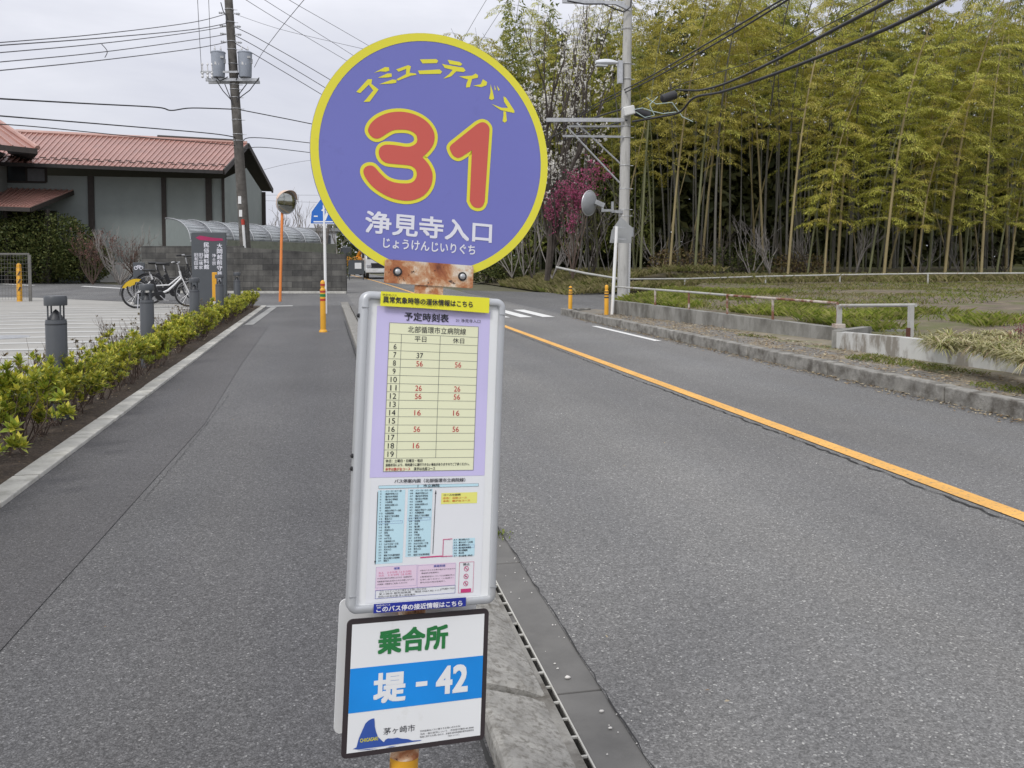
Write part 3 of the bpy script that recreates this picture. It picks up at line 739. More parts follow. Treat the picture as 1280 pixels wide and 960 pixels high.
u, v = S(*Z(771, 660), ws); rect(bs, u - .0016, v - .0006, u + .0008, v + .0004, ws + .0015); rect(bs, u + .001, v - .0006, u + .0018, v + .0004, ws + .0015)
u, v = S(*Z(769, 708), ws); rect(bs, u - .0016, v - .0004, u + .0014, v + .0008, ws + .0015); rect(bs, u - .0016, v - .0018, u - .001, v - .0004, ws + .0015); rect(bs, u + .0008, v - .0018, u + .0014, v - .0004, ws + .0015)
u, v = S(*Z(767, 753), ws); rect(bs, u - .0006, v - .002, u + .0006, v + .0014, ws + .0015); rect(bs, u - .0004, v + .0016, u + .0004, v + .0024, ws + .0015)
bs.build('ban_pictogram', M['ink'], case)
# blue notice strip along the bottom rail
su0, sv0, su1, sv1 = rect_px((467, 755.8), (582.5, 746), (582.5, 757.6), (467, 767), .0275)
b = MB(); rect(b, su0, sv0, su1, sv1, .0272); b.build('blue_notice_strip', M['ink_navy'], case)
b = MB(); text_px(b, 'このバス停の接近情報はこちら', (470.5, 762.6), (578, 753.2), 7.2, .0282, .024); text_px(b, '神奈中バス', (470, 757.2), (488, 756), 2.6, .0282, .004); b.build('notice_white_lettering', M['sign_white'], case)

# lower boarding plate (front) and the one behind the pole
wp = .012
u0, v0, u1, v1 = rect_px((433.6, 774), (612, 760.8), (605, 926), (426.8, 948), wp)
b = MB(); rbox(b, u0, v0, u1, v1, wp - .003, wp, .010); pl = b.build('boarding_plate', M['brown_edge'], sign, bevel=.0006)
bw = .0092
b = MB(); rect(b, u0 + bw, v0 + bw, u1 - bw, v1 - bw, wp + .0005); b.build('plate_face', M['plate_white'], pl)
_, ba = S(428, 835.8, wp); _, bb_ = S(428, 891, wp); _, bc = S(608, 819.9, wp); _, bd = S(606, 873, wp)
b = MB(); rect(b, u0 + bw, (bb_ + bd) / 2, u1 - bw, (ba + bc) / 2, wp + .0009); b.build('blue_band', M['ink_blue'], pl)
wl = wp + .0013
b = MB(); text_px(b, '乗合所', (472.5, 802.5), (560, 795.5), 31, wl, .036); b.build('green_lettering', M['ink_green'], pl)
b = MB(); text_px(b, '堤', (467, 860.5), (507.5, 857.5), 38, wl, .034)
p = S(519.8, 855.6, wl); q = S(534.2, 854.2, wl); rect(b, p[0], p[1] - .0042, q[0], p[1] + .0042, wl)
text_px(b, '42', (545, 851), (585, 847), 35, wl, .03); b.build('stop_code', M['plate_white'], pl)
LG = [(75,380),(105,365),(125,290),(160,210),(180,165),(205,140),(230,126),(255,120),(258,150),(260,190),(270,235),(285,275),(310,300),(335,322),(350,300),(370,290),(410,290),(450,283),(490,292),(540,296),(575,308),(655,303),(640,311),(560,322),(400,345),(300,360),(200,372),(120,384)]
b = MB(); polyw(b, [S(430 + x / 6.737, 880 + y / 6.737, wl) for x, y in LG], wl)
for a, c in (((110, 392), (290, 374)), ((350, 368), (445, 352))):
    p = S(430 + a[0] / 6.737, 880 + a[1] / 6.737, wl); q = S(430 + c[0] / 6.737, 880 + c[1] / 6.737, wl); m_ = ((p[0] + q[0]) / 2, (p[1] + q[1]) / 2)
    polyw(b, [p, (m_[0], m_[1] - .0007), q, (m_[0], m_[1] + .0007)], wl)
b.build('city_logo', M['logo_blue'], pl)
b = MB(); text_px(b, 'CHIGASAKI', (450, 925.2), (472.5, 923.6), 4.6, wl + .0005, .014); b.build('logo_lettering', M['sign_yellow'], pl)
b = MB(); text_px(b, '茅ヶ崎市', (479.3, 914.6), (518.8, 909.4), 8.8, wl, .004)
for i, s in enumerate(('予約型乗合バスに関するお問い合わせ先：', '予約・運行状況について…予約受付電話 82-0000', '制度に関するお問い合わせ…市役所 都市政策課 都市政策担当')):
    x0, y0 = 525, 912.8 + i * 3.4
    text_px(b, s, (x0, y0), (576 if i == 0 else 592, y0 - (4 if i == 0 else 5.4)), 2.4, wl, .004)
text_px(b, '（82-1111）', (560, 919.6), (574, 918.4), 2.2, wl, .004)
b.build('plate_lettering', M['ink'], pl)
a0, a1 = S(423.8, 749, -.062); c0, c1 = S(417.2, 917, -.062)
b = MB(); wu = (a0 + c0) / 2; rbox(b, wu, c1, wu + (u1 - u0), a1, -.062, -.059, .012); b.build('rear_plate', M['plate_white'], sign)
b = MB()
for vq in (v1 - .03, v0 + .03):
    b.torus(pole(vq), SY, .030, .003, 24, 6); b.box(pole(vq) + SN * .0345, (.05, .018, .004), M=Matrix((SX, SY, SN)).transposed())
b.build('pole_clamp', M['galv_dull'], sign, smooth=True)
# ------------------------------------------------------------------ street furniture on the left
M['slate'] = mat('charcoal_bollard_paint', (.072, .078, .086), .42, .06, 4)
M['slate_dark'] = mat('dark_louvre', (.03, .032, .036), .5)
M['orange_post'] = mat('orange_post_paint', (.74, .235, .055), .5, .08, 6, dirt=(.55, .22, .09), dscale=5, dlo=.58, dhi=.75)
M['yellow_post'] = mat('yellow_delineator', (.72, .36, .025), .5, .06, 5, dirt=(.5, .27, .05), dscale=8, dlo=.6, dhi=.75)
M['band_red'] = mat('red_reflective_band', (.45, .05, .03), .35)
M['band_green'] = mat('green_reflective_band', (.02, .22, .06), .35)
M['band_dark'] = mat('dark_band', (.06, .045, .03), .5)
M['lamp_glass'] = mat('frosted_lamp_glass', (.5, .52, .52), .25, .03)

def bollard(loc, label):
    t = thing('bollard_light', label, 'bollard light', loc, 'charcoal bollard lights along the hedge')
    x, y, z = loc; r = .082
    b = MB(); b.lathe([(r, -.02), (r, .80), (r * .97, .806), (r * .97, .815), (.004, .815)], loc, 28); b.build('body', M['slate'], t, smooth=True)
    b = MB(); b.lathe([(r * 1.06, .925), (r * 1.08, .93), (r * 1.08, .985), (r * 1.0, 1.0), (.004, 1.004)], loc, 28); b.build('cap', M['slate'], t, smooth=True)
    for k in range(4):
        a = PI / 4 + k * PI / 2; b = MB(); b.tube([(x + .068 * math.cos(a), y + .068 * math.sin(a), .81), (x + .068 * math.cos(a), y + .068 * math.sin(a), .93)], .007, 8); b.build('strut', M['slate'], t, smooth=True)
    b = MB(); b.lathe([(.06, .816), (.05, .84), (.02, .88), (.004, .895)], loc, 20); b.build('reflector', M['slate_dark'], t, smooth=True)
    b = MB(); b.lathe([(r * 1.015, .775), (r * 1.015, .785)], loc, 28); b.build('collar_ring', M['slate_dark'], t, smooth=True)
    return t
BOLY = []
for px, lb in ((70, 'nearest charcoal bollard light, standing in the hedge at the left edge of the photo'), (184, 'second nearest charcoal bollard light, in front of the rear wheel of the parked bicycles'),
              (243.5, 'charcoal bollard light in front of the black basket of the parked bicycles'), (275, 'charcoal bollard light beside the white barrier under the grey museum sign'), (297, 'farthest charcoal bollard light, near the end of the hedge right of the grey sign')):
    q = ray(px, 400); y = -2.2 * q.y / q.x; BOLY.append(y)
    bollard((-2.2, y, 0), lb).scale = (1, 1, 1.06)

def delineator(loc, h, r, label, bands, cat='delineator post', lean=(0, 0), top=None):
    t = thing('delineator_post', label, cat, loc, 'yellow delineator posts')
    loc = Vector(loc)
    def at(z): return loc + Vector((lean[0] * z, lean[1] * z, z))
    b = MB(); b.lathe([(r * 1.5, 0), (r * 1.4, .03), (r * .98, .05)], loc, 20); b.build('foot', M['yellow_post'], t, smooth=True)
    b = MB(); b.tube([at(.04), at(h * .82), at(h * .825), at(h * .84), at(h * .86)], [r, r, r * .98, r * .72, r * .70], 20)
    b.tube([at(h * .86), at(h * .88), at(h * .96), at(h * .985), at(h)], [r * .7, r * .82, r * .82, r * .6, r * .2], 20); b.build('body', M['yellow_post'], t, smooth=True)
    for z0, z1, m in bands:
        b = MB(); rr = r * 1.035 if z1 < .83 else r * .86
        b.tube([at(h * z0), at(h * z1)], rr, 20); b.build('reflective_band', M[m], t, smooth=True)
    return t
p = G(404, 415)
delineator(p, .985, .052, 'yellow delineator post with red and green bands beside the white sign post', [(.60, .645, 'band_red'), (.68, .735, 'band_green'), (.76, .80, 'band_red'), (.89, .93, 'band_red')])
p = G(712.5, 393.5)
delineator(p, .72, .05, 'yellow delineator post standing alone at the mouth of the side road', [(.70, .74, 'band_dark'), (.78, .815, 'band_dark'), (.90, .94, 'band_dark')], lean=(.02, 0))
p = G(758, 399.5)
delineator(p, .80, .05, 'yellow delineator post at the foot of the white sign post by the concrete pole', [(.62, .66, 'band_dark'), (.70, .74, 'band_dark'), (.78, .815, 'band_dark')])
p = Vector((-10.0, 32.0, 0))
t = thing('marker_post', 'thin orange and black striped marker post rising behind the nearest bollard light', 'marker post', p)
b = MB(); b.lathe([(.085, 0), (.08, 1.12), (.07, 1.14), (.075, 1.16), (.075, 1.22), (.03, 1.27)], p, 16); b.build('body', M['yellow_post'], t, smooth=True)
for k in range(3):
    b = MB(); b.box(p + Vector((.03, -.082, .42 + k * .26)), (.05, .01, .14), M=Matrix.Rotation(.5, 3, 'Y')); b.build('stripe', M['band_dark'], t)

# convex traffic mirror on an orange post
base = G(350, 377)
t = thing('traffic_mirror', 'round convex traffic mirror with hood on a tall orange post', 'traffic mirror', base)
topc = D(357.8, 253, base.y); ptop = D(352.5, 274, base.y)
b = MB(); b.tube([base - Vector((0, 0, .05)), ptop, D(353, 252, base.y + .12)], .045, 14); b.build('post', M['orange_post'], t, smooth=True)
ax = (CAM - topc); ax.z = 0; ax.normalize(); ax = (Matrix.Rotation(math.radians(38), 3, 'Z') @ ax + Vector((0, 0, -.10))).normalized()
mr = .385
M['mirror_back'] = mat('pale_orange_mirror_housing', (.62, .46, .36), .5, .08)
m, nt_, bb_ = newmat('mirror_glass'); bb_.inputs['Base Color'].default_value = (.42, .43, .40, 1); bb_.inputs['Metallic'].default_value = 1; bb_.inputs['Roughness'].default_value = .08; M['mirror'] = m
b = MB(); b.lathe([(.05, -.16), (mr * .8, -.12), (mr * .97, -.05), (mr, .0), (mr, .02)], topc, 40, ax); b.build('housing', M['mirror_back'], t, smooth=True)
b = MB(); b.lathe([(mr * .96, .021), (mr * .8, .045), (mr * .5, .072), (mr * .2, .086), (.003, .089)], topc, 40, ax); b.build('mirror', M['mirror'], t, smooth=True)
b = MB(); b.torus(topc + ax * .02, ax, mr * .98, .017, 40, 8); b.build('rim', M['galv_dull'], t, smooth=True)
b = MB(); upv = (Vector((0, 0, 1)) - ax * ax.z).normalized(); sdv = ax.cross(upv)
n = 18; vs = []
for i in range(n + 1):
    a = math.radians(-75 + 150 * i / n); d = upv * math.cos(a) + sdv * math.sin(a); dep = .06 + .16 * math.cos(a) ** 2
    for rr, q in ((mr * 1.02, -.04), (mr * 1.05, dep), (mr * 1.075, dep), (mr * 1.045, -.04)): vs.append(topc + d * rr + ax * q)
fs = [(i * 4 + j, (i + 1) * 4 + j, (i + 1) * 4 + (j + 1) % 4, i * 4 + (j + 1) % 4) for i in range(n) for j in range(4)] + [(0, 1, 2, 3), (n * 4 + 3, n * 4 + 2, n * 4 + 1, n * 4)]
b.add(vs, fs); b.build('hood', M['mirror_back'], t, smooth=True)
b = MB(); b.box(topc - ax * .17, (.09, .09, .16)); b.build('mount', M['galv_dull'], t)

# pedestrian crossing sign, partly behind the round board
base = G(407.5, 392); Y = base.y
t = thing('crossing_sign', 'blue pedestrian crossing sign on a white post half hidden by the round board', 'road sign', base)
tp = D(405, 256, Y)
b = MB(); b.tube([base - Vector((0, 0, .05)), tp], .036, 14); b.build('post', M['white_metal'], t, smooth=True)
M['sign_blue'] = mat('blue_road_sign', (.015, .13, .50), .35, .03)
sgx = Vector((math.cos(-.25), math.sin(-.25), 0)); sgn = sgx.cross(Vector((0, 0, 1))); oc = D(412, 264, Y) + sgn * .06
def sg(u, v, w=0): return oc + sgx * u + Vector((0, 0, v)) + sgn * w
def pent(b, s, w, th):
    pts = [sg(-.50 * s, -.33 * s + .0, w), sg(.50 * s, -.33 * s, w), sg(.47 * s, -.02 * s, w), sg(0, .62 * s, w), sg(-.47 * s, -.02 * s, w)]
    b.prism(pts, sgn * th) if th else b.poly(pts)
b = MB(); pent(b, 1.0, -.006, .006); pn = b.build('sign_panel', M['white_metal'], t)
b = MB(); pent(b, .95, .0015, 0); b.build('blue_field', M['sign_blue'], pn)
b = MB()
b.poly([sg(0, .45, .003), sg(-.36, -.16, .003), sg(.36, -.16, .003)]); b.build('white_triangle', M['white_metal'], pn) if False else None
fig = MB()
for pts in ([(-.10, .12), (.02, .14), (.05, -.02), (-.08, -.04)], [(-.085, -.045), (.0, -.035), (-.09, -.24), (-.15, -.24)], [(.005, -.03), (.05, -.025), (.13, -.22), (.08, -.24)],
            [(.055, .125), (.15, .02), (.12, -.0), (.055, .075)], [(-.105, .115), (-.2, .02), (-.17, -.005), (-.10, .06)]):
    fig.poly([sg(u, v, .003) for u, v in pts])
fig.poly([sg(-.03 + .055 * math.cos(i * PI / 6), .21 + .055 * math.sin(i * PI / 6), .003) for i in range(12)])
fig.box(sg(0, -.27, .003), (.8, .002, .03), M=Matrix((sgx, sgn, Vector((0, 0, 1)))).transposed())
fig.box(sg(-.34, -.13, .003), (.10, .002, .03), M=Matrix((sgx, sgn, Vector((0, 0, 1)))).transposed())
fig.build('pedestrian_figure', M['white_metal'], pn)

# ------------------------------------------------------------------ block wall and arched canopy behind it
def blockmat():
    m, nt, b = newmat('block_wall'); co = coords(nt)
    mp = N(nt, 'ShaderNodeMapping'); mp.inputs['Rotation'].default_value = (math.radians(90), 0, 0); nt.links.new(co, mp.inputs[0])
    br = N(nt, 'ShaderNodeTexBrick'); br.inputs['Scale'].default_value = 1; br.inputs['Brick Width'].default_value = .8; br.inputs['Row Height'].default_value = .24; br.inputs['Mortar Size'].default_value = .008
    br.inputs['Color1'].default_value = (.085, .083, .08, 1); br.inputs['Color2'].default_value = (.15, .145, .135, 1); br.inputs['Mortar'].default_value = (.05, .05, .05, 1)
    nt.links.new(mp.outputs[0], br.inputs['Vector'])
    f = noise(nt, co, 1.2, 6, .65); g = ramp(nt, f, [(.32, (.45, .45, .45)), (.68, (1.2, 1.2, 1.17))])
    f2 = noise(nt, coords(nt, 'Object', (6, 6, .5)), 1, 4); g2 = ramp(nt, f2, [(.3, (.7, .7, .7)), (.7, (1.1, 1.1, 1.1))])
    nt.links.new(mixc(nt, 1.0, mixc(nt, 1, br.outputs[0], g, 'MULTIPLY'), g2, 'MULTIPLY'), b.inputs['Base Color']); b.inputs['Roughness'].default_value = .9
    bumpn(nt, b, noise(nt, co, 30, 5), .4, .02); return m
M['block'] = blockmat()
wl0, wl1, wl2 = Vector((-7.6, 39.4, 0)), Vector((-3.4, 38.3, 0)), Vector((.79, 37.2, 0))
t = thing('block_wall', 'dark weathered concrete block wall along the side road below the arched canopy', 'block wall', wl1)
for a, c, h0, h1 in ((wl0, wl1, 1.97, 1.97), (wl1, wl2, 1.90, 1.62)):
    d = (c - a).normalized(); nn = Vector((-d.y, d.x, 0)) * .16
    b = MB(); b.add([a, c, c + nn, a + nn] + [p + Vector((0, 0, h)) for p, h in ((a, h0), (c, h1), (c + nn, h1), (a + nn, h0))], [(3, 2, 1, 0), (4, 5, 6, 7), (0, 1, 5, 4), (1, 2, 6, 5), (2, 3, 7, 6), (3, 0, 4, 7)])
    b.build('wall_section', M['block'], t)
b = MB(); d = (wl2 - wl1).normalized(); n = Vector((d.y, -d.x, 0))
b.bar(wl0 + Vector((0, -.2, .05)), wl2 + Vector((0, -.2, .04)), .18, .1); b.build('foot_kerb', M['kerb_pale'], t)
b = MB()
for k in range(3): pass

def canmat():
    m, nt, b = newmat('polycarbonate_roof'); co = coords(nt)
    f = noise(nt, co, 1.5, 5); c = ramp(nt, f, [(.3, (.16, .175, .185)), (.7, (.25, .27, .28))]); nt.links.new(c, b.inputs['Base Color'])
    b.inputs['Roughness'].default_value = .22; b.inputs['Specular IOR Level'].default_value = .7; return m
M['canopy'] = canmat()
M['canopy_side'] = mat('beige_canopy_panel', (.25, .265, .215), .6, .08, 2, dirt=(.17, .18, .15), dscale=3)
t = thing('arched_canopy', 'long arched translucent canopy roof with white ribs above the block wall', 'canopy', (-6, 40.5, 1.9))
# near (left) arch and far (right) arch profiles
def arch(f0, b0, n=9):
    out = []
    for i in range(n + 1):
        a = PI / 2 * i / n; out.append(f0 + (b0 - f0) * (1 - math.cos(a)) * 1.0 + Vector((0, 0, 0)))
    res = []
    for i in range(n + 1):
        a = PI / 2 * i / n
        h = (b0.z - f0.z) * math.sin(a); k = 1 - math.cos(a)
        q = Vector((f0.x + (b0.x - f0.x) * k, f0.y + (b0.y - f0.y) * k, f0.z + h)); res.append(q)
    return res
FL, BL_ = D(238.5, 300, 40.5), D(207, 273.5, 43.5)
FR, BR_ = D(401, 303.5, 50), D(371, 285, 53)
NA = 8; arcs = []
for i in range(NA):
    f = i / (NA - 1); arcs.append(arch(FL.lerp(FR, f), BL_.lerp(BR_, f)))
b = MB()
for i in range(NA - 1):
    for j in range(9): b.quad(arcs[i][j], arcs[i + 1][j], arcs[i + 1][j + 1], arcs[i][j + 1])
ob = b.build('roof_sheet', M['canopy'], t, smooth='all'); md = ob.modifiers.new('thickness', 'SOLIDIFY'); md.thickness = .02
for i in range(0, NA):
    b = MB(); b.tube([p + Vector((-.01, -.03, .03)) for p in arcs[i]] + ([arcs[i][0] + Vector((0, 0, -.35))] if False else []), .016, 6); b.build('rib', M['galv'], t, smooth=True)
b = MB(); q0, q1 = FL + Vector((0, 0, -.03)), FR + Vector((0, 0, -.03)); b.bar(q0, q1, .06, .08); b.build('front_gutter', M['galv'], t)
s0, s1, s2, s3 = D(284, 300, 41.4), D(420, 305, 50.5), D(420, 318, 50.5), D(284, 313, 41.4)
b = MB(); b.prism([s0, s1, s2, s3], (0.02, .08, 0)); b.build('side_panel', M['canopy_side'], t)
e = [p for p in arcs[0]]; b = MB(); pts = e + [Vector((BL_.x, BL_.y, FL.z - .75)), Vector((FL.x, FL.y, FL.z - .75))]
b.prism(pts, (.03, .0, 0)); b.build('end_panel', mat('grey_green_panel', (.19, .215, .205), .6, .05), t)
b = MB(); b.box(FL.lerp(FR, .3) + Vector((0, .08, -.42)), (.02, .02, .02)); 
for f in (.02, .2, .4, .6, .8, .98):
    q = FL.lerp(FR, f); b = MB(); b.tube([q + Vector((0, .05, -.05)), Vector((q.x, q.y + .05, 0))], .04, 8); b.build('canopy_post', M['galv'], t, smooth=True)

# ------------------------------------------------------------------ grey museum sign slab
M['slab'] = mat('slate_grey_sign', (.075, .083, .092), .5, .05, 4)
Y = 23.0; x0, x1 = D(239.6, 330, Y).x, D(282.8, 330, Y).x; zt = D(260, 290.5, Y).z
t = thing('museum_sign', 'tall slate grey sign slab with white vertical lettering beside the bicycles', 'sign', ((x0 + x1) / 2, Y, 0))
b = MB(); b.box(((x0 + x1) / 2, Y + .08, zt / 2), (x1 - x0, .16, zt)); sl = b.build('slab', M['slab'], t, bevel=.01)
M['magenta'] = mat('magenta_paint', (.36, .02, .10), .5)
b = MB(); b.poly([(x, Y - .004, z) for x, z in ((x0 + .10, zt - .13), (x0 + .22, zt - .08), (x0 + .5, zt - .13), (x1 - .08, zt - .15), (x1 - .06, zt - .20), (x0 + .5, zt - .215), (x0 + .2, zt - .19))]); b.build('red_brush_mark', M['magenta'], sl)
b = MB()
def vtext(b, s, pxc, py0, py1, wpx, bold=.012):
    h = (py1 - py0) / len(s)
    for i, ch in enumerate(s):
        a = D(pxc - wpx / 2, py0 + h * i + .3, Y - .004); c = D(pxc + wpx / 2, py0 + h * (i + 1) - .5, Y - .004)
        vs_, fs_, (bx0, by0, bx1, by1) = textmesh(ch); sx = (c.x - a.x) / (bx1 - bx0); sz = (a.z - c.z) / (by1 - by0)
        if ch in '一': sz = sx
        for kk, (dx, dz) in enumerate(((0, 0), (bold, bold), (-bold, -bold))):
            b.add([(a.x + (vx - bx0 + dx) * sx, Y - .004 - kk * .0006, c.z + (vy - by0 + dz) * sz) for vx, vy in vs_], fs_)
vtext(b, '大岡越前守', 274.5, 304, 338.5, 6.6, .02); vtext(b, '菩提寺', 274.5, 339, 355, 6, .012)
vtext(b, '浄土宗', 267.5, 317, 332, 5, .012); vtext(b, '民俗資料館', 258, 303, 337, 6.6, .02)
vtext(b, '旧三橋家', 251.2, 316, 337, 4.8, .012); vtext(b, '旧和田家', 245.2, 316, 337, 4.8, .012)
b.build('white_lettering', M['sign_white'], sl)

# small bicycle parking sign
Y = 29.0; p0 = D(174, 350, Y)
t = thing('bicycle_parking_sign', 'low dark grey post sign with white bicycle symbol behind the parked bicycles', 'sign', (p0.x, Y, 0))
hx = 6.3 / 1100 * Y; zt = D(174, 328, Y).z
b = MB(); b.box((p0.x, Y, zt / 2), (hx * 2, .1, zt)); sl = b.build('panel', M['slab'], t, bevel=.008)
b = MB()
for dx in (-.075, .075): b.torus((p0.x + dx, Y - .054, zt - .17), (0, 1, 0), .05, .011, 16, 6)
for a, c in (((-.075, 0), (-.02, .075)), ((-.02, .075), (.05, .075)), ((.05, .075), (.075, 0)), ((-.02, .075), (.01, .0)), ((.01, 0), (.05, .075))):
    b.tube([(p0.x + a[0], Y - .054, zt - .17 + a[1]), (p0.x + c[0], Y - .054, zt - .17 + c[1])], .009, 6)
b.build('bicycle_symbol', M['sign_white'], sl)
# yellow post and white ribbed barrier
Y = 21.0; p0 = D(268, 372, Y)
t = thing('white_barrier', 'short white ribbed barrier with a yellow post beside the farthest bollards', 'barrier', (p0.x, Y, 0))
for k in range(3):
    b = MB(); q = D(263.5 + k * 4.2, 372, Y); b.lathe([(.042, 0), (.040, .38), (.03, .42), (.006, .43)], (q.x, Y, 0), 12); b.build('white_post', M['white_metal'], t, smooth=True)
b = MB(); q = D(268.5, 360, Y + .15); zz = D(268, 340.5, Y).z; b.box((q.x, Y + .15, zz / 2), (.11, .06, zz)); b.build('yellow_post', M['yellow_post'], t, bevel=.01)

# mesh fence at the left edge
A, B = Vector((-14.5, 31.4, 0)), D(38, 372, 32); B.z = 0
M['fence'] = mat('brown_grey_fence', (.15, .145, .135), .55, .15, 6)
t = thing('mesh_fence', 'low grey mesh fence panel with steel posts at the left edge by the plaza', 'fence', B)
h = 1.55
for k in range(5):
    q = A.lerp(B, k / 4); b = MB(); b.box((q.x, q.y, h / 2), (.09, .07, h)); b.build('post', M['fence'], t)
b = MB(); b.bar(A + Vector((0, 0, h + .03)), B + Vector((0, 0, h + .03)), .06, .055); b.build('top_rail', M['fence'], t)
b = MB(); L = (B - A).length
for k in range(int(L / .09)):
    q = A.lerp(B, k * .09 / L); b.tube([(q.x, q.y - .03, .06), (q.x, q.y - .03, h)], 0.0035, 4, False)
for k in range(12): b.tube([A + Vector((0, -.04, .08 + k * .13)), B + Vector((0, -.04, .08 + k * .13))], 0.0035, 4, False)
b.build('wire_mesh', M['fence'], t)

# ------------------------------------------------------------------ bicycles
M['bike_white'] = mat('white_bicycle_paint', (.72, .72, .72), .3, .03)
M['bike_black'] = mat('black_bicycle_paint', (.02, .02, .022), .3, .05)
M['bike_yellow'] = mat('yellow_fender_cover', (.72, .48, .03), .4, .05)
M['steel'] = mat('bright_steel', (.55, .55, .56), .3, .05, metal=.8)
def bicycle(loc, rz, s, label, fm, cover=True):
    t = thing('bicycle', label, 'bicycle', loc, 'share bicycles parked on the plaza')
    t.rotation_euler = (0, 0, rz); ORI[t.name] = Vector((0, 0, 0)); t.scale = (s, s, s)
    rw = .335; RW, FWh = Vector((-.58, 0, rw)), Vector((.60, 0, rw))
    for cc_ in (RW, FWh):
        b = MB(); b.torus(cc_, (0, 1, 0), rw - .022, .022, 32, 8); wv = b.build('wheel', M['black'], t, smooth=True)
        b = MB(); b.torus(cc_, (0, 1, 0), rw - .05, .011, 32, 6); b.build('rim', M['steel'], wv, smooth=True)
        b = MB()
        for i in range(18):
            a = 2 * PI * i / 18; b.tube([cc_ + Vector((0, .02 * (-1) ** i, 0)), cc_ + Vector((math.cos(a), 0, math.sin(a))) * (rw - .05)], .0022, 4, False)
        b.lathe([(.025, -.05), (.025, .05)], cc_, 12, (0, 1, 0)); b.build('spokes', M['steel'], wv)
    BB = Vector((-.08, 0, .29)); ST = Vector((-.26, 0, .78)); HT = Vector((.40, 0, .86)); HB = Vector((.44, 0, .70))
    b = MB(); b.tube([HB, (.30, 0, .55), (.12, 0, .40), (-.02, 0, .335), BB], .026, 10); b.tube([BB, ST], .02, 10); b.tube([HB + Vector((0, 0, .06)), (.15, 0, .53), (-.17, 0, .52)], .016, 8); b.tube([HB - (HB - HT) * -.3, HT], .024, 10)
    for sgn_ in (-1, 1):
        b.tube([BB + Vector((0, .05 * sgn_, 0)), RW + Vector((0, .06 * sgn_, 0))], .011, 8); b.tube([ST + Vector((.03, .02 * sgn_, -.12)), RW + Vector((0, .06 * sgn_, 0))], .009, 8)
    b.build('frame', fm, t, smooth=True)
    b = MB()
    for sgn_ in (-1, 1): b.tube([HB + Vector((.01, .03 * sgn_, -.02)), HB + Vector((.03, .055 * sgn_, -.08)), FWh + Vector((0, .055 * sgn_, 0))], .012, 8)
    b.build('fork', M['steel'] if fm is M['bike_black'] else fm, t, smooth=True)
    b = MB(); b.tube([HT, HT + Vector((-.03, 0, .14))], .014, 8); q = HT + Vector((-.03, 0, .16))
    b.tube([q + Vector((-.18, -.28, .03)), q + Vector((-.03, -.22, .05)), q, q + Vector((-.03, .22, .05)), q + Vector((-.18, .28, .03))], .012, 8); hb = b.build('handlebar', M['steel'], t, smooth=True)
    for sgn_ in (-1, 1):
        b = MB(); b.tube([q + Vector((-.20, .285 * sgn_, .028)), q + Vector((-.09, .25 * sgn_, .04))], .018, 8); b.build('grip', M['black'], hb, smooth=True)
    b = MB(); b.tube([ST + Vector((0, 0, -.05)), ST + Vector((-.03, 0, .08))], .013, 8); b.build('seat_post', M['steel'], t, smooth=True)
    b = MB(); n = 10; vs = []; sc_ = ST + Vector((-.03, 0, .09))
    for i in range(n + 1):
        f = i / n; x = .13 - .28 * f; w_ = .025 + .075 * min(1, max(0, (f - .3) / .5)) * (1 if f < .93 else .7); z = .015 * f
        for a in range(8):
            an = 2 * PI * a / 8; vs.append(sc_ + Vector((x, w_ * math.cos(an), z + .03 * math.sin(an))))
    b.add(vs, [(i * 8 + j, i * 8 + (j + 1) % 8, (i + 1) * 8 + (j + 1) % 8, (i + 1) * 8 + j) for i in range(n) for j in range(8)] + [tuple(range(7, -1, -1)), tuple(n * 8 + j for j in range(8))]); b.build('saddle', M['black'], t, smooth=True)
    b = MB(); c0 = HT + Vector((.22, 0, -.02))
    lo = [c0 + Vector((x * .13, y * .14, -.12)) for x, y in ((-1, -1), (1, -1), (1, 1), (-1, 1))]; hi = [c0 + Vector((x * .18 + .02, y * .18, .13)) for x, y in ((-1, -1), (1, -1), (1, 1), (-1, 1))]
    for k in range(4):
        for f in [i / 9 for i in range(10)]:
            b.tube([lo[k].lerp(lo[(k + 1) % 4], f), hi[k].lerp(hi[(k + 1) % 4], f)], .004, 4, False)
        for f in [i / 6 for i in range(7)]:
            b.tube([lo[k].lerp(hi[k], f), lo[(k + 1) % 4].lerp(hi[(k + 1) % 4], f)], .004, 4, False)
    b.quad(*lo); b.build('basket', M['black'], t)
    for cc_, a0, a1, mm in ((RW, math.radians(20), math.radians(185), M['bike_black']), (FWh, math.radians(30), math.radians(165), M['bike_black'])):
        b = MB(); n = 14
        vs = []
        for i in range(n + 1):
            a = a0 + (a1 - a0) * i / n
            for off, dr in ((-.035, 0), (-.03, .012), (.03, .012), (.035, 0)): vs.append(cc_ + Vector((math.cos(a) * (rw + .02 + dr), off, math.sin(a) * (rw + .02 + dr))))
        b.add(vs, [(i * 4 + j, (i + 1) * 4 + j, (i + 1) * 4 + j + 1, i * 4 + j + 1) for i in range(n) for j in range(3)]); b.build('mudguard', mm, t, smooth=True)
    for sgn_ in (-1, 1) if cover else ():
        b = MB(); pts = []
        for i in range(11):
            a = math.radians(75 + 80 * i / 10); pts.append(RW + Vector((math.cos(a) * (rw + .015), .045 * sgn_, math.sin(a) * (rw + .015))))
        for i in range(11):
            a = math.radians(152 - 70 * i / 10); k = rw * (.66 if 2 < i < 8 else .84); pts.append(RW + Vector((math.cos(a) * k, .045 * sgn_, math.sin(a) * k)))
        b.prism(pts, (0, .004 * sgn_, 0)); b.build('fender_cover', M['bike_yellow'], t)
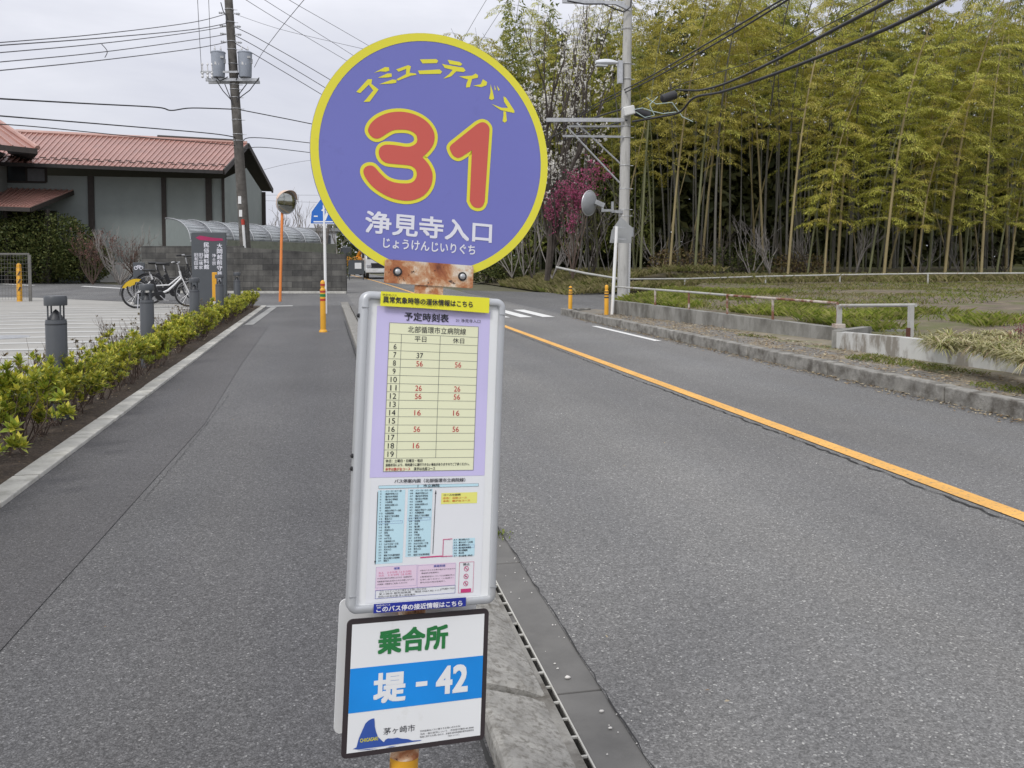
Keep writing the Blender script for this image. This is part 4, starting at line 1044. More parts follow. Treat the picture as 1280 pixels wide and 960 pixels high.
    b = MB(); b.box((-.19, 0, .50), (.09, .08, .34), M=Matrix.Rotation(.35, 3, 'Y').transposed() if False else Matrix.Rotation(-.35, 3, 'Y')); b.build('battery', M['bike_black'], t, bevel=.015)
    b = MB(); b.lathe([(.10, -.055), (.10, -.045)], BB, 20, (0, 1, 0)); b.box(BB + Vector((-.25, -.06, .03)), (.5, .02, .09)); b.build('chain_case', M['bike_black'], t, bevel=.008)
    b = MB(); b.lathe([(.11, -.05), (.12, 0), (.11, .05)], BB + Vector((.02, 0, -.01)), 20, (0, 1, 0)); b.build('motor', M['bike_black'], t, smooth=True)
    for sgn_ in (-1, 1):
        b = MB(); e = BB + Vector((.12 * sgn_, -.09 * sgn_, -.12 * sgn_)); b.tube([BB + Vector((0, -.08 * sgn_, 0)), e], .011, 8); b.box(e + Vector((0, -.05 * sgn_, 0)), (.09, .09, .025)); b.build('crank', M['steel'], t)
    b = MB(); b.tube([RW + Vector((.02, -.08, 0)), RW + Vector((-.03, -.20, -rw + .012)), RW + Vector((-.03, .20, -rw + .012)), RW + Vector((.02, .08, 0))], .011, 8); b.build('kickstand', M['steel'], t, smooth=True)
    b = MB(); b.lathe([(.035, -.03), (.04, .02), (.03, .03)], HB + Vector((.12, 0, -.02)), 12, (1, 0, 0)); b.build('headlight', M['steel'], t, smooth=True)
    return t
pA = G(171, 385.5); pB = G(236, 383.5); d = pB - pA
sA = d.length / 1.18
bicycle(tuple(pA + d * (.58 / 1.18)), math.atan2(d.y, d.x), sA, 'white framed share bicycle with yellow rear fender cover, nearest of the parked bicycles', M['bike_white'])
pA2 = G(187, 380.5); pB2 = G(258, 379); d = pB2 - pA2
bicycle(tuple(pA2 + d * (.58 / 1.18)), math.atan2(d.y, d.x), d.length / 1.18, 'black framed bicycle parked right behind the white framed bicycle', M['bike_black'], False)
pA2 = G(178, 376.5); pB2 = G(246, 375.5); d = pB2 - pA2
bicycle(tuple(pA2 + d * (.58 / 1.18)), math.atan2(d.y, d.x), d.length / 1.18, 'black framed bicycle farthest back of the three parked bicycles', M['bike_black'], False)
# ------------------------------------------------------------------ the museum building
M['render_wall'] = mat('grey_green_render', (.265, .295, .285), .85, .05, 1.2, bump=.1, bscale=30, dirt=(.23, .26, .25), dscale=.5)
M['timber'] = mat('dark_timber', (.035, .028, .024), .7, .2, 6)
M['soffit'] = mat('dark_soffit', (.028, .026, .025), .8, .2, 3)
M['roof_red'] = mat('red_metal_roof', (.32, .155, .125), .42, .12, .5, dirt=(.24, .13, .11), dscale=.8, spec=.6)
M['roof_rib'] = mat('red_roof_seam', (.42, .24, .20), .4, .1, 1)
M['pale_base'] = mat('pale_plinth', (.55, .55, .53), .8, .06, 3)
def glassmat(name, c, rough=.1):
    m, nt, b = newmat(name); b.inputs['Base Color'].default_value = (*c, 1); b.inputs['Roughness'].default_value = rough; b.inputs['Specular IOR Level'].default_value = .8; return m
M['glass'] = glassmat('window_glass', (.03, .035, .04))
YF = 60.0
house = thing('museum_building', 'grey green building with dark posts and red seamed metal roofs behind the block wall', 'building', (-14, YF, 0))
def HX(px): return D(px, 300, YF).x
xl, xr = HX(-70), HX(281); ze = D(200, 222, YF).z
b = MB(); b.add([(xl, YF, 0), (xr, YF, 0), (HX(302) + .6, 71, 0), (xl, 71, 0)] + [(xl, YF, ze), (xr, YF, ze), (HX(302) + .6, 71, ze), (xl, 71, ze)],
                [(0, 1, 5, 4), (1, 2, 6, 5), (2, 3, 7, 6), (3, 0, 4, 7), (4, 5, 6, 7)]); b.build('wall', M['render_wall'], house)
rl, rr_ = D(20, 165.5, 66), D(309, 180, 66); el, er = D(-14, 202, 57.8), D(279, 213, 57.8); bl2, br2 = D(20, 226, 75), D(340, 237, 75)
def slab(b, a, c, d, e, th): b.prism([a, c, d, e], (0, 0, -th))
b = MB(); slab(b, el, er, rr_, rl, .16); rf = b.build('roof', M['roof_red'], house)
b = MB(); slab(b, rl, rr_, br2, bl2, .16); b.build('rear_roof', M['soffit'], house)
# gable end below the ridge
b = MB(); g0 = Vector((xr, YF, ze)); g1 = Vector((HX(302) + .6, 71, ze)); gm = Vector((xr * .45 + (HX(302) + .6) * .55, 66, rr_.z - 1.7)); b.add([g0, g1, gm], [(0, 1, 2)]); b.build('gable_wall', M['render_wall'], house)
n = 44
for i in range(1):
    b = MB()
    for k in range(n + 1):
        f = k / n; b.bar(el.lerp(er, f) + Vector((0, 0, .03)), rl.lerp(rr_, f) + Vector((0, 0, .03)), .06, .09)
    b.build('roof_seam', M['roof_rib'], rf)
b = MB(); b.tube([rl + Vector((0, 0, .06)), rr_ + Vector((0, 0, .06))], .16, 8); b.build('ridge_cap', M['roof_rib'], rf, smooth=True)
b = MB(); b.tube([rl.lerp(rr_, .60) + Vector((0, 0, .2)), rl.lerp(rr_, .97) + Vector((0, 0, .17))], .12, 8); b.build('ridge_vent', M['timber'], rf, smooth=True)
b = MB()
for k in range(2 * n):
    f = (k + .5) / (2 * n); q = (el.lerp(er, f)).lerp(rl.lerp(rr_, f), .09 + .05 * (k % 4 in (1, 2)))
    b.box(q + Vector((0, 0, .09)), (.20, .04, .055))
b.build('snow_guard', M['timber'], rf)
b = MB(); b.bar(el + Vector((0, -.1, -.12)), er + Vector((0, -.1, -.12)), .16, .22); b.build('eave_gutter', M['soffit'], house)
b = MB(); b.bar(er + Vector((.03, 0, -.1)), rr_ + Vector((.05, 0, -.1)), .10, .34); b.build('verge_board', M['timber'], house)
b = MB(); b.bar(rr_ + Vector((.08, 0, -.1)), br2 + Vector((.05, 0, -.1)), .12, .36); b.build('rear_verge_board', M['timber'], house)
for px, wpx in ((115.5, 6.5), (206, 5), (262, 7), (280, 3.2)):
    b = MB(); wq = wpx / 1100 * YF; b.box((HX(px), YF - .06, ze / 2), (wq, .14, ze)); b.build('post', M['timber'], house)
b = MB(); xq = HX(302) + .6; b.box((xq, 70.9, ze / 2), (.5, .3, ze)); b.build('post', M['timber'], house)
b = MB(); b.box(((HX(124) + HX(204)) / 2, YF - .05, D(160, 337, YF).z / 2), (HX(203) - HX(124), .08, D(160, 319, YF).z)); b.build('plinth', M['pale_base'], house)
# upper window
x0, x1, z0, z1 = HX(11), HX(60), D(30, 227.5, YF).z, D(30, 205.5, YF).z
b = MB()
for c_, s_ in ((((x0 + x1) / 2, YF - .05, z0), (x1 - x0, .12, .12)), (((x0 + x1) / 2, YF - .05, z1), (x1 - x0, .12, .12)), ((x0, YF - .05, (z0 + z1) / 2), (.12, .125, z1 - z0)), ((x1, YF - .05, (z0 + z1) / 2), (.12, .125, z1 - z0)), (((x0 + x1) / 2, YF - .05, (z0 + z1) / 2), (.09, .125, z1 - z0))): b.box(c_, s_)
wn = b.build('window', M['timber'], house)
b = MB(); b.quad((x0, YF - .02, z0), (x1, YF - .02, z0), (x1, YF - .02, z1), (x0, YF - .02, z1)); b.build('pane', M['glass'], wn)
b = MB(); b.box((HX(47), YF - .028, (z0 + z1) / 2 - .1), (HX(58) - HX(36), .02, (z1 - z0) * .72)); b.build('blind', mat('grey_blind', (.16, .17, .18), .6), wn)
# projecting lower roof with open porch
a0, a1, a2, a3 = D(-30, 256.5, 55), D(38, 259, 55), D(91, 238, 59.9), D(-14, 234.5, 59.9)
b = MB(); slab(b, a0, a1, a2, a3, .14); pr = b.build('porch_roof', M['roof_red'], house)
b = MB()
for k in range(16): b.bar(a0.lerp(a1, k / 15) + Vector((0, 0, .03)), a3.lerp(a2, k / 15) + Vector((0, 0, .03)), .06, .08)
b.build('roof_seam', M['roof_rib'], pr)
b = MB(); b.bar(a1 + Vector((.02, 0, -.14)), a2 + Vector((.02, 0, -.14)), .1, .26); b.bar(a0 + Vector((0, -.03, -.14)), a1 + Vector((0, -.03, -.14)), .1, .24); b.build('porch_fascia', M['timber'], pr)
b = MB(); b.box(((HX(-60) + HX(72)) / 2, YF - .06, D(0, 300, YF).z / 2 + .9), (HX(72) - HX(-60), .1, D(0, 262, YF).z)); b.build('porch_shade_panel', M['soffit'], house)  # dark slab on the wall, standing for the shaded space under the porch roof
for px in (8, 60):
    b = MB(); b.tube([(D(px, 300, 56.5).x, 56.5, 0), (D(px, 300, 56.5).x, 56.5, D(px, 262, 56.5).z)], .14, 10); b.build('porch_post', M['timber'], house)
# hipped roof of the nearer wing at the far left
h0, h1, h2, h3 = D(-170, 118, 58), D(-6, 150, 58), D(47, 186, 54.5), D(-170, 163, 52)
b = MB(); slab(b, h3, h2, h1, h0, .18); wr = b.build('wing_roof', M['roof_red'], house)
b = MB(); b.tube([h1 + Vector((0, 0, .05)), h2 + Vector((0, 0, .05))], .15, 8); b.build('hip_cap', M['roof_rib'], wr, smooth=True)
b = MB()
for k in range(14): b.bar(h3.lerp(h2, k / 13) + Vector((0, 0, .03)), h0.lerp(h1, k / 13) + Vector((0, 0, .03)), .06, .08)
b.build('roof_seam', M['roof_rib'], wr)
b = MB(); b.bar(h3 + Vector((0, -.05, -.15)), h2 + Vector((0, -.05, -.15)), .14, .3); b.build('wing_fascia', M['timber'], wr)
b = MB(); wx = D(-24, 190, 55.5).x; b.box(((wx - 8) / 2 + wx / 2, 57.4, D(0, 182, 55.5).z / 2), (8, 4.4, D(0, 182, 55.5).z)); b.build('wing_wall', M['render_wall'], house)
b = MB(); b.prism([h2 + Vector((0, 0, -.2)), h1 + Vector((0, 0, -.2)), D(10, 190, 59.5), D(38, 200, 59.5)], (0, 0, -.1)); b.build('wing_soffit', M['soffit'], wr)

# ------------------------------------------------------------------ far left background
M['far_white'] = mat('pale_building', (.42, .43, .45), .8, .05, 1)
p0, p1 = D(352, 335, 95), D(421, 335, 95); zt = D(380, 288, 95).z
t = thing('distant_building', 'pale flat roofed building far behind the arched canopy', 'building', ((p0.x + p1.x) / 2, 97, 0))
b = MB(); b.box(((p0.x + p1.x) / 2, 98, zt / 2), (p1.x - p0.x, 6, zt)); b.build('wall', M['far_white'], t)
b = MB(); b.box(((p0.x + p1.x) / 2, 98, zt + .1), (p1.x - p0.x + .5, 6.5, .35)); b.build('roof_edge', mat('grey_parapet', (.25, .26, .27), .7), t)
for px in (362, 376, 393, 408):
    q = D(px, 297, 95); b = MB(); b.box((q.x, 94.97, q.z - .2), (.85, .1, .9)); b.build('window', M['glass'], t)

# truck waiting far down the road
M['truck_white'] = mat('white_truck_paint', (.72, .73, .74), .3, .03, dirt=(.6, .6, .58), dscale=2)
Yt = 66.0; q = D(457, 350, Yt); X0 = q.x; Wt = 2.25
t = thing('truck', 'white truck with black grille coming up the road behind the rusty bracket', 'truck', (X0 + Wt / 2, Yt, 0))
def TP(x, y, z): return (X0 + x, Yt + y, z)
b = MB(); b.prism([TP(0, .35, .55), TP(0, .0, .75), TP(0, 0, 1.45), TP(0, .3, 2.35), TP(0, 1.7, 2.4), TP(0, 1.7, .55)], (Wt, 0, 0)); cab = b.build('cab', M['truck_white'], t, bevel=.05)
b = MB(); b.add([TP(.12, -.012, 1.47), TP(Wt - .12, -.012, 1.47), TP(Wt - .16, .262, 2.28), TP(.16, .262, 2.28)], [(0, 1, 2, 3)]); b.build('windscreen', M['glass'], cab)
b = MB(); b.box(TP(Wt / 2, -.02, 1.0), (1.45, .06, .36)); b.build('grille', M['black'], cab)
b = MB(); b.box(TP(Wt / 2, -.04, .62), (Wt, .16, .30)); b.build('bumper', M['truck_white'], cab, bevel=.03)
for x in (.26, Wt - .26):
    b = MB(); b.box(TP(x, -.03, .95), (.36, .06, .24)); b.build('headlight', M['steel'], cab, bevel=.02)
for x in (-.16, Wt + .16):
    b = MB(); b.box(TP(x, .25, 1.75), (.16, .10, .42)); b.build('side_mirror', M['black'], cab, bevel=.02)
b = MB(); b.box(TP(Wt / 2, 4.4, 1.75), (Wt + .06, 5.0, 2.3)); b.build('cargo_box', M['truck_white'], t, bevel=.02)
b = MB(); b.box(TP(Wt / 2, 3.6, .5), (1.4, 6.4, .22)); b.build('chassis', M['black'], t)
for x in (.16, Wt - .16):
    for y in (.85, 5.0):
        b = MB(); b.lathe([(.24, -.12), (.40, -.12), (.42, -.09), (.42, .09), (.40, .12), (.24, .12)], TP(x, y, .42), 24, (1, 0, 0)); wh = b.build('wheel', M['black'], t, smooth=True)
        b = MB(); b.lathe([(.23, -.13), (.2, -.05), (.05, -.1)], TP(x, y, .42), 16, (1, 0, 0)); b.build('hub', M['galv_dull'], wh, smooth=True)
b = MB(); b.box(TP(Wt / 2, -.125, .62), (.34, .012, .17)); b.build('number_plate', M['plate_white'], cab)
# orange digger glimpsed beyond the wall
Yd = 72; q = D(440, 345, Yd)
t = thing('excavator', 'small orange excavator glimpsed past the end of the block wall', 'excavator', (q.x, Yd, 0))
M['digger'] = mat('orange_machine_paint', (.68, .27, .02), .45, .1)
b = MB(); b.box((q.x - .1, Yd, 1.3), (1.7, 2.0, .75)); b.build('body', M['digger'], t, bevel=.08)
b = MB(); b.box((q.x - .45, Yd - .3, 2.05), (.8, 1.0, .8)); b.build('cab', M['glass'], t, bevel=.06)
b = MB(); b.tube([(q.x + .4, Yd - .6, 1.5), (q.x + .9, Yd - 1.4, 2.6), (q.x + 1.2, Yd - 2.4, 2.2), (q.x + 1.2, Yd - 2.8, 1.0)], [.16, .15, .12, .1], 8); b.build('boom', M['digger'], t)
b = MB(); b.box((q.x + 1.2, Yd - 2.8, .75), (.5, .45, .5)); b.build('bucket', M['galv_dull'], t, bevel=.05)
for s_ in (-1, 1):
    b = MB(); b.box((q.x + .65 * s_, Yd, .5), (.42, 2.4, .6)); b.build('track', M['black'], t, bevel=.2)
q = D(445.5, 340, 63)
t = thing('notice_board', 'dark roadside board with a white notice far down the left kerb', 'notice board', (q.x, 63, 0))
b = MB(); b.box((q.x, 63, .9), (1.1, .08, 1.0)); bd_ = b.build('board', M['slab'], t)
b = MB(); b.box((q.x + .12, 62.95, 1.0), (.46, .02, .42)); b.build('notice', M['plate_white'], bd_)
for s_ in (-1, 1):
    b = MB(); b.box((q.x + .48 * s_, 63.06, .5), (.08, .06, 1.0)); b.build('leg', M['slab'], t)

# ------------------------------------------------------------------ utility poles
M['pole_dark'] = mat('weathered_dark_pole', (.10, .092, .082), .9, .25, 5, bump=.4, bscale=20, dirt=(.19, .18, .165), dscale=2)
M['pole_conc'] = mat('concrete_pole', (.43, .425, .405), .85, .10, 3, bump=.2, bscale=40, dirt=(.30, .295, .275), dscale=4, sc=(3, 3, .4))
M['xfmr'] = mat('grey_transformer_paint', (.30, .33, .38), .45, .06, 3)
M['porcelain'] = mat('porcelain', (.6, .6, .6), .25, .04)
YL = 40.0
pb = D(310.5, 361, YL); pb.z = -.1; pt = D(283, -40, YL)
def LP(py):
    a = D(283 + (py + 40) * (310.5 - 283) / 401, py, YL); return a
t = thing('utility_pole', 'tall dark leaning utility pole with two grey transformers beside the museum roof', 'utility pole', tuple(pb))
pole_l = t
b = MB(); b.tube([pb, LP(180), pt], [.245, .205, .165], 18); sh = b.build('shaft', M['pole_dark'], t, smooth=True)
for py in (12, 28, 52, 62, 80, 106, 112, 122, 136, 150, 168, 176):
    b = MB(); q = LP(py); k = .17 + .03 * py / 180; b.torus(q, (0, 0, 1), k + .012, .014, 20, 6); b.tube([q + Vector((k, 0, 0)), q + Vector((k + .16, -.02, 0))], .014, 6); b.build('band', M['galv'], t, smooth=True)
mk0, mk1 = LP(244), LP(259)
for py0, py1 in ((246, 255), (263, 271)):
    b = MB(); q_ = LP((py0 + py1) / 2); b.box(q_ + Vector((-.09, -.225, 0)), (.13, .03, (py1 - py0) / 1100 * YL)); b.build('white_marker_band', M['white_metal'], t, smooth=True)
b = MB(); b.tube([D(303.5, 274, YL - .3), D(307, 325, YL - .3), G(308.5, 362) ], .06, 10); gg = b.build('guard_pipe', M['white_metal'], t, smooth=True)
b = MB(); b.tube([D(303.3, 274, YL - .3), D(303.9, 281, YL - .3)], .075, 10); b.build('red_guard_sleeve', M['band_red'], gg, smooth=True)
for pxc, lab in ((273, 0), (306.5, 1)):
    c_ = D(pxc, 83, YL - .15); hgt = 30 / 1100 * YL; r = 8.2 / 1100 * YL
    zb = D(pxc, 98, YL).z; o = Vector((c_.x, YL - .2, zb))
    b = MB(); b.lathe([(r * .86, 0), (r * .9, .03), (r, hgt * .93), (r * 1.06, hgt * .94), (r * 1.06, hgt * .97), (r * .9, hgt), (.01, hgt * 1.02)], o, 24); tx = b.build('transformer', M['xfmr'], t, smooth=True)
    for dx, dy in ((-.12, -.1), (.12, -.1)):
        b = MB(); b.lathe([(.02, 0), (.05, .03), (.025, .06), (.05, .09), (.02, .13), (.02, .2)], o + Vector((dx, dy, hgt)), 10); b.build('bushing', M['porcelain'], tx, smooth=True)
    b = MB(); b.box(o + Vector((r * .6, -r * .75, hgt * .75)), (.14, .1, .1)); b.box(o + Vector((r * .9, -.1, hgt * .62)), (.1, .1, .18)); b.build('terminal_box', M['galv_dull'], tx)
    b = MB(); b.box(o + Vector((-r * .1, -r * .88, hgt * .5)), (.18, .03, .12)); b.build('nameplate', M['porcelain'], tx)
a, c_ = D(258, 101, YL), D(324.5, 101, YL)
b = MB(); b.bar(a + Vector((0, -.22, 0)), c_ + Vector((0, -.22, 0)), .1, .12); b.bar(a + Vector((.06, .22, -.02)), c_ + Vector((0, .22, -.02)), .1, .12); b.build('platform_beam', M['galv'], t)
a, c_ = D(252, 92, YL), D(298, 92, YL); b = MB(); b.bar(a + Vector((0, -.35, 0)), c_ + Vector((0, -.35, 0)), .07, .08); b.build('cutout_arm', M['galv'], t)
for px in (253, 259.5, 265):
    q = D(px, 90, YL - .35); b = MB(); b.lathe([(.03, -.25), (.06, -.2), (.03, -.12), (.06, -.06), (.03, 0), (.02, .28), (.05, .3), (.02, .38)], q, 10); b.build('cutout_fuse', M['porcelain'], t, smooth=True)
for pts in ([(270, 100), (279, 114), (290, 126)], [(324, 97), (312, 113), (297, 124)], [(281, 105), (287, 120), (291, 132)], [(309, 104), (300, 116), (296, 128)], [(265, 92), (275, 101), (285, 96)], [(302, 85), (298, 92), (295, 100)], [(276, 3), (279, 14), (284, 22), (283, 30)]):
    b = MB(); b.tube([D(x, y, YL - .3) for x, y in pts], .022, 6); b.build('jumper_cable', M['black_cable'], t, smooth=True)
for py, w_ in ((17, 3), (33, 4), (53, 4), (43, 3)):
    q = LP(py); b = MB(); b.bar(q + Vector((-.34, -.05, .0)), q + Vector((.34, -.05, 0)), .05, .05)
    for s_ in (-1, 1): b.lathe([(.02, -.08), (.055, -.06), (.03, -.02), (.055, .02), (.02, .08)], q + Vector((.36 * s_, -.05, 0)), 10, (1, 0, 0))
    b.build('insulator_arm', M['galv'], t)

# right concrete pole with lamp, arms, splice boxes and a traffic mirror
YR = 25.0
pb = D(778, 380, YR); pt = D(785.5, -30, YR)
t = thing('utility_pole', 'pale concrete utility pole with a street lamp standing before the bamboo grove', 'utility pole', tuple(pb))
b = MB(); b.tube([pb - Vector((0, 0, .2)), pb.lerp(pt, .5), pt], [.165, .145, .12], 24); b.build('shaft', M['pole_conc'], t, smooth=True)
def RPx(py): return 778 + (380 - py) * 7.5 / 410
def RP(py): return D(RPx(py), py, YR)
for py in (36, 80, 99, 135, 158, 172, 207, 236, 262, 270):
    q = RP(py); b = MB(); b.torus(q, (0, 0, 1), .155, .01, 22, 6); b.tube([q + Vector((.14, 0, 0)), q + Vector((.25, -.02, 0))], .012, 6); b.build('band', M['galv'], t, smooth=True)
# street lamp
b = MB(); q0, q1 = D(773.5, 77, YR), D(773.5, 105, YR); b.bar(q0 + Vector((0, -.1, 0)), q1 + Vector((0, -.1, 0)), .12, .16); ar = b.build('lamp_bracket', M['galv'], t)
lc = D(757, 80, YR); n = 14; vs = []
for i in range(n + 1):
    f = i / n; x = D(743 + 27 * f, 80, YR).x; r = .13 * math.sin(PI * min(1, max(.0, .12 + f * .8))) ** .6
    for a in range(12):
        an = 2 * PI * a / 12; vs.append(Vector((x, YR - .12 + r * .9 * math.cos(an), lc.z + .02 * f + (r * .85 if math.sin(an) > 0 else r * .5) * math.sin(an))))
b = MB(); b.add(vs, [(i * 12 + j, i * 12 + (j + 1) % 12, (i + 1) * 12 + (j + 1) % 12, (i + 1) * 12 + j) for i in range(n) for j in range(12)] + [tuple(range(11, -1, -1)), tuple(n * 12 + j for j in range(12))]); hd = b.build('lamp_head', mat('pale_lamp_casing', (.62, .64, .67), .35, .04), t, smooth=True)
b = MB(); q = D(752, 82.2, YR - .12); b.box(q, (.34, .16, .05)); b.build('lamp_lens', M['lamp_glass'], hd, bevel=.012)
# arms
b = MB(); b.bar(D(683, 150, YR - .15), D(779, 150, YR - .15), .09, .11); b.build('cross_arm', M['galv'], t)
b = MB(); b.bar(D(710, 158, YR + .1), D(779, 158, YR + .1), .05, .05); b.bar(D(704, 170, YR - .15), D(779, 171, YR - .15), .05, .06); b.build('cross_arm', M['galv_dull'], t)
b = MB(); b.tube([D(709, 159, YR - .18), D(774, 228, YR - .1)], .025, 6); b.tube([D(721, 154, YR + .15), D(776, 205, YR + .1)], .025, 6); b.build('arm_brace', M['galv'], t)
b = MB(); b.bar(D(703, 1.5, YR - .1), D(780, 4, YR - .1), .08, .10); b.bar(D(770, 4, YR - .1), D(788, 12, YR - .1), .10, .10); b.build('top_arm', M['galv'], t)
b = MB(); b.tube([D(x, y, YR - .22) for x, y in ((709, 1), (730, 5), (755, 5), (768, 11), (780, 15), (788, 9), (789, 0))], .022, 6); b.build('arm_cable', M['black_cable'], t, smooth=True)
b = MB(); b.box(D(786, 138.5, YR - .28), (.34, .2, .26), M=Matrix.Rotation(-.25, 3, 'Y')); b.build('junction_box', mat('white_junction_box', (.66, .66, .64), .5, .05), t, bevel=.03)
for (px, py, ln, an) in ((803, 142, .50, .25), (836, 121, .52, -.35)):
    b = MB(); c_ = D(px, py, YR - .3); d = Vector((math.cos(an), 0, -math.sin(an))); b.tube([c_ - d * ln / 2, c_ - d * ln * .42, c_ + d * ln * .42, c_ + d * ln / 2], [.06, .13, .13, .06], 12); b.build('splice_closure', M['black_cable'], t, smooth=True)
b = MB(); b.tube([D(x, y, YR - .4) for x, y in ((793, 137), (803, 135), (815, 139), (829, 142), (845, 140))], .014, 6); b.tube([D(x, y, YR - .4) for x, y in ((808, 122), (820, 130), (840, 128), (853, 146), (866, 152))], .014, 6); b.tube([D(x, y, YR - .42) for x, y in ((795, 140), (806, 147), (818, 144), (812, 131), (822, 121))], .014, 6); b.build('loose_wire', mat('pale_green_wire', (.45, .55, .52), .5), t, smooth=True)
# mirror seen from behind
mc = D(737.5, 254, YR - .2); ax = Vector((-.62, .78, .10)).normalized()
b = MB(); b.lathe([(.03, -.10), (.22, -.07), (.33, -.015), (.355, .02), (.355, .045)], mc, 32, ax); mm = b.build('mirror_back', mat('grey_mirror_back', (.27, .28, .29), .5, .08), t, smooth=True)
b = MB(); b.torus(mc + ax * .03, ax, .36, .02, 36, 8); b.build('mirror_rim', M['galv'], mm, smooth=True)
b = MB(); b.lathe([(.345, .046), (.25, .075), (.003, .1)], mc, 32, ax); b.build('mirror', M['mirror'], mm, smooth=True)
b = MB(); b.bar(D(744, 252, YR - .2), D(755, 257, YR - .2), .09, .13); b.bar(D(752, 263, YR - .2), D(767, 263, YR - .2), .07, .07); b.bar(D(753, 253, YR - .2), D(753, 265, YR - .2), .06, .06); b.bar(D(765.5, 252, YR - .2), D(765.5, 266, YR - .2), .06, .06); b.bar(D(764, 264, YR - .2), D(778, 265, YR - .1), .07, .08); b.build('mirror_bracket', M['galv_dull'], t)

# white sign posts by the concrete pole
p0 = G(764.5, 399.5); p1 = D(771, 283, p0.y)
t = thing('road_sign', 'grey back of a pentagonal road sign on a leaning white post by the concrete pole', 'road sign', tuple(p0))
b = MB(); b.tube([p0 - Vector((0, 0, .05)), p1], .037, 14); b.build('post', M['white_metal'], t, smooth=True)
b = MB(); pl_ = [D(x, y, p0.y + .10 + (x - 762) * .012) for x, y in ((776, 271), (790, 284), (789, 304), (762, 303.5), (764.5, 288))]; b.prism(pl_, (.006, .018, 0)); pn = b.build('sign_panel', mat('grey_sign_back', (.40, .41, .41), .55, .06), t)
for py in (284, 298.5):
    b = MB(); b.bar(D(767, py, p0.y + .06), D(782, py + .5, p0.y + .15), .03, .035); b.build('rail', M['galv'], pn)
p0 = D(785.5, 372, 25.6); p1 = D(787.5, 287, 25.6); p0.z = .3
t = thing('sign_post', 'white sign post standing right behind the concrete pole', 'sign post', tuple(p0))
b = MB(); b.tube([p0 - Vector((0, 0, .2)), p1], .04, 12); b.build('post', M['white_metal'], t, smooth=True)
b = MB(); b.box(D(789.5, 290, 25.7), (.12, .02, .28)); b.build('sign_panel', M['galv'], t)

# ------------------------------------------------------------------ low walls and rails on the right
M['old_conc'] = mat('old_retaining_concrete', (.26, .255, .235), .9, .15, 2, bump=.4, bscale=25, dirt=(.13, .125, .11), dscale=2.2, dlo=.46, dhi=.64, sc=(1, 1, .5))
M['pale_block'] = mat('pale_block_wall', (.50, .50, .48), .9, .1, 3, bump=.3, bscale=30, dirt=(.24, .22, .19), dscale=3.5, dlo=.52, dhi=.62, sc=(1, 1, .4))
def lowwall(name, label, pts, tops, z0, th, m):
    t = thing(name, label, 'low wall', pts[0] + (0,))
    b = MB()
    for (a, c), (h0, h1) in zip(zip(pts, pts[1:]), zip(tops, tops[1:])):
        a = Vector((*a, z0)); c = Vector((*c, z0)); d = (c - a).normalized(); nn = Vector((-d.y, d.x, 0))
        if nn.x < 0: nn = -nn
        nn *= th
        A, B, Cc, Dd = a, c, c + nn, a + nn
        up = lambda p, h: Vector((p.x, p.y, h))
        b.add([A, B, Cc, Dd, up(A, h0), up(B, h1), up(Cc, h1), up(Dd, h0)], [(0, 1, 2, 3), (7, 6, 5, 4), (0, 4, 5, 1), (1, 5, 6, 2), (2, 6, 7, 3), (3, 7, 4, 0)])
    b.build('wall_section', m, t); return t
lowwall('retaining_wall', 'long low weathered concrete retaining wall along the old footway and grass', [(6.50, 19.7), (7.23, 14.6), (7.74, 12.0), (8.6, 11.75)], [.43, .36, .31, .31], .05, .17, M['old_conc'])
lowwall('block_retaining_wall', 'short pale block retaining wall under the striped grass clumps', [(7.02, 11.15), (7.17, 10.0), (7.45, 8.0), (8.3, 3.0), (9.6, -3)], [.35, .37, .38, .38, .38], .05, .16, M['pale_block'])
b = MB(); b.bar(Vector((7.02, 11.15, .22)), Vector((7.9, 11.75, .22)), .14, .3); tag(b.build('wall_end_block', M['old_conc']), 'short concrete end block closing the gap between the two low walls', 'low wall')
M['rail_pale'] = mat('weathered_pale_rail', (.40, .40, .375), .6, .12, 6, dirt=(.26, .19, .14), dscale=5, dlo=.58, dhi=.68)
M['rail_rust'] = mat('rusted_rail', (.45, .40, .35), .7, .2, 4, dirt=(.18, .08, .045), dscale=3.5, dlo=.46, dhi=.56)
def onwall(px, py, z): return G(px, py, z)
t = thing('handrail', 'low pipe handrail with rusted left stretch on top of the retaining wall', 'handrail', (7.4, 14, .3))
tops = [(770, 358.5), (819, 362), (861, 365), (909, 369), (966, 373), (1047, 379)]
WALL = [(6.58, 19.75, .43), (7.31, 14.65, .36), (7.82, 12.05, .31)]
def wallpt(px):                                        # where the line of sight over column px meets the middle of the wall top
    d_ = ray(px, 400); k = d_.x / d_.y
    for (xa, ya, za), (xb, yb, zb) in zip(WALL, WALL[1:]):
        f = (k * ya - xa) / ((xb - xa) - k * (yb - ya))
        if f <= 1.0001 or xb == WALL[-1][0]: f = max(0, min(1, f)); return Vector((xa + (xb - xa) * f, ya + (yb - ya) * f, za + (zb - za) * f))
pp = []
for tx_, ty_ in tops:
    q = wallpt(tx_); tp = D(tx_, ty_, q.y); pp.append(tp)
    if tx_ > 770:
        b = MB(); b.tube([q - Vector((0, 0, .08)), tp], .022, 10); b.build('post', M['rail_rust'], t, smooth=True)
b = MB(); b.tube(pp[:4], .022, 10); b.build('rail', M['rail_pale'], t, smooth=True)
b = MB(); b.tube(pp[3:], .0225, 10); b.build('rail', M['rail_rust'], t, smooth=True)
b = MB(); q = wallpt(1047); b.box((q.x, q.y - .03, .34), (.16, .14, .07)); b.build('post_foot', M['rail_rust'], t, bevel=.01)
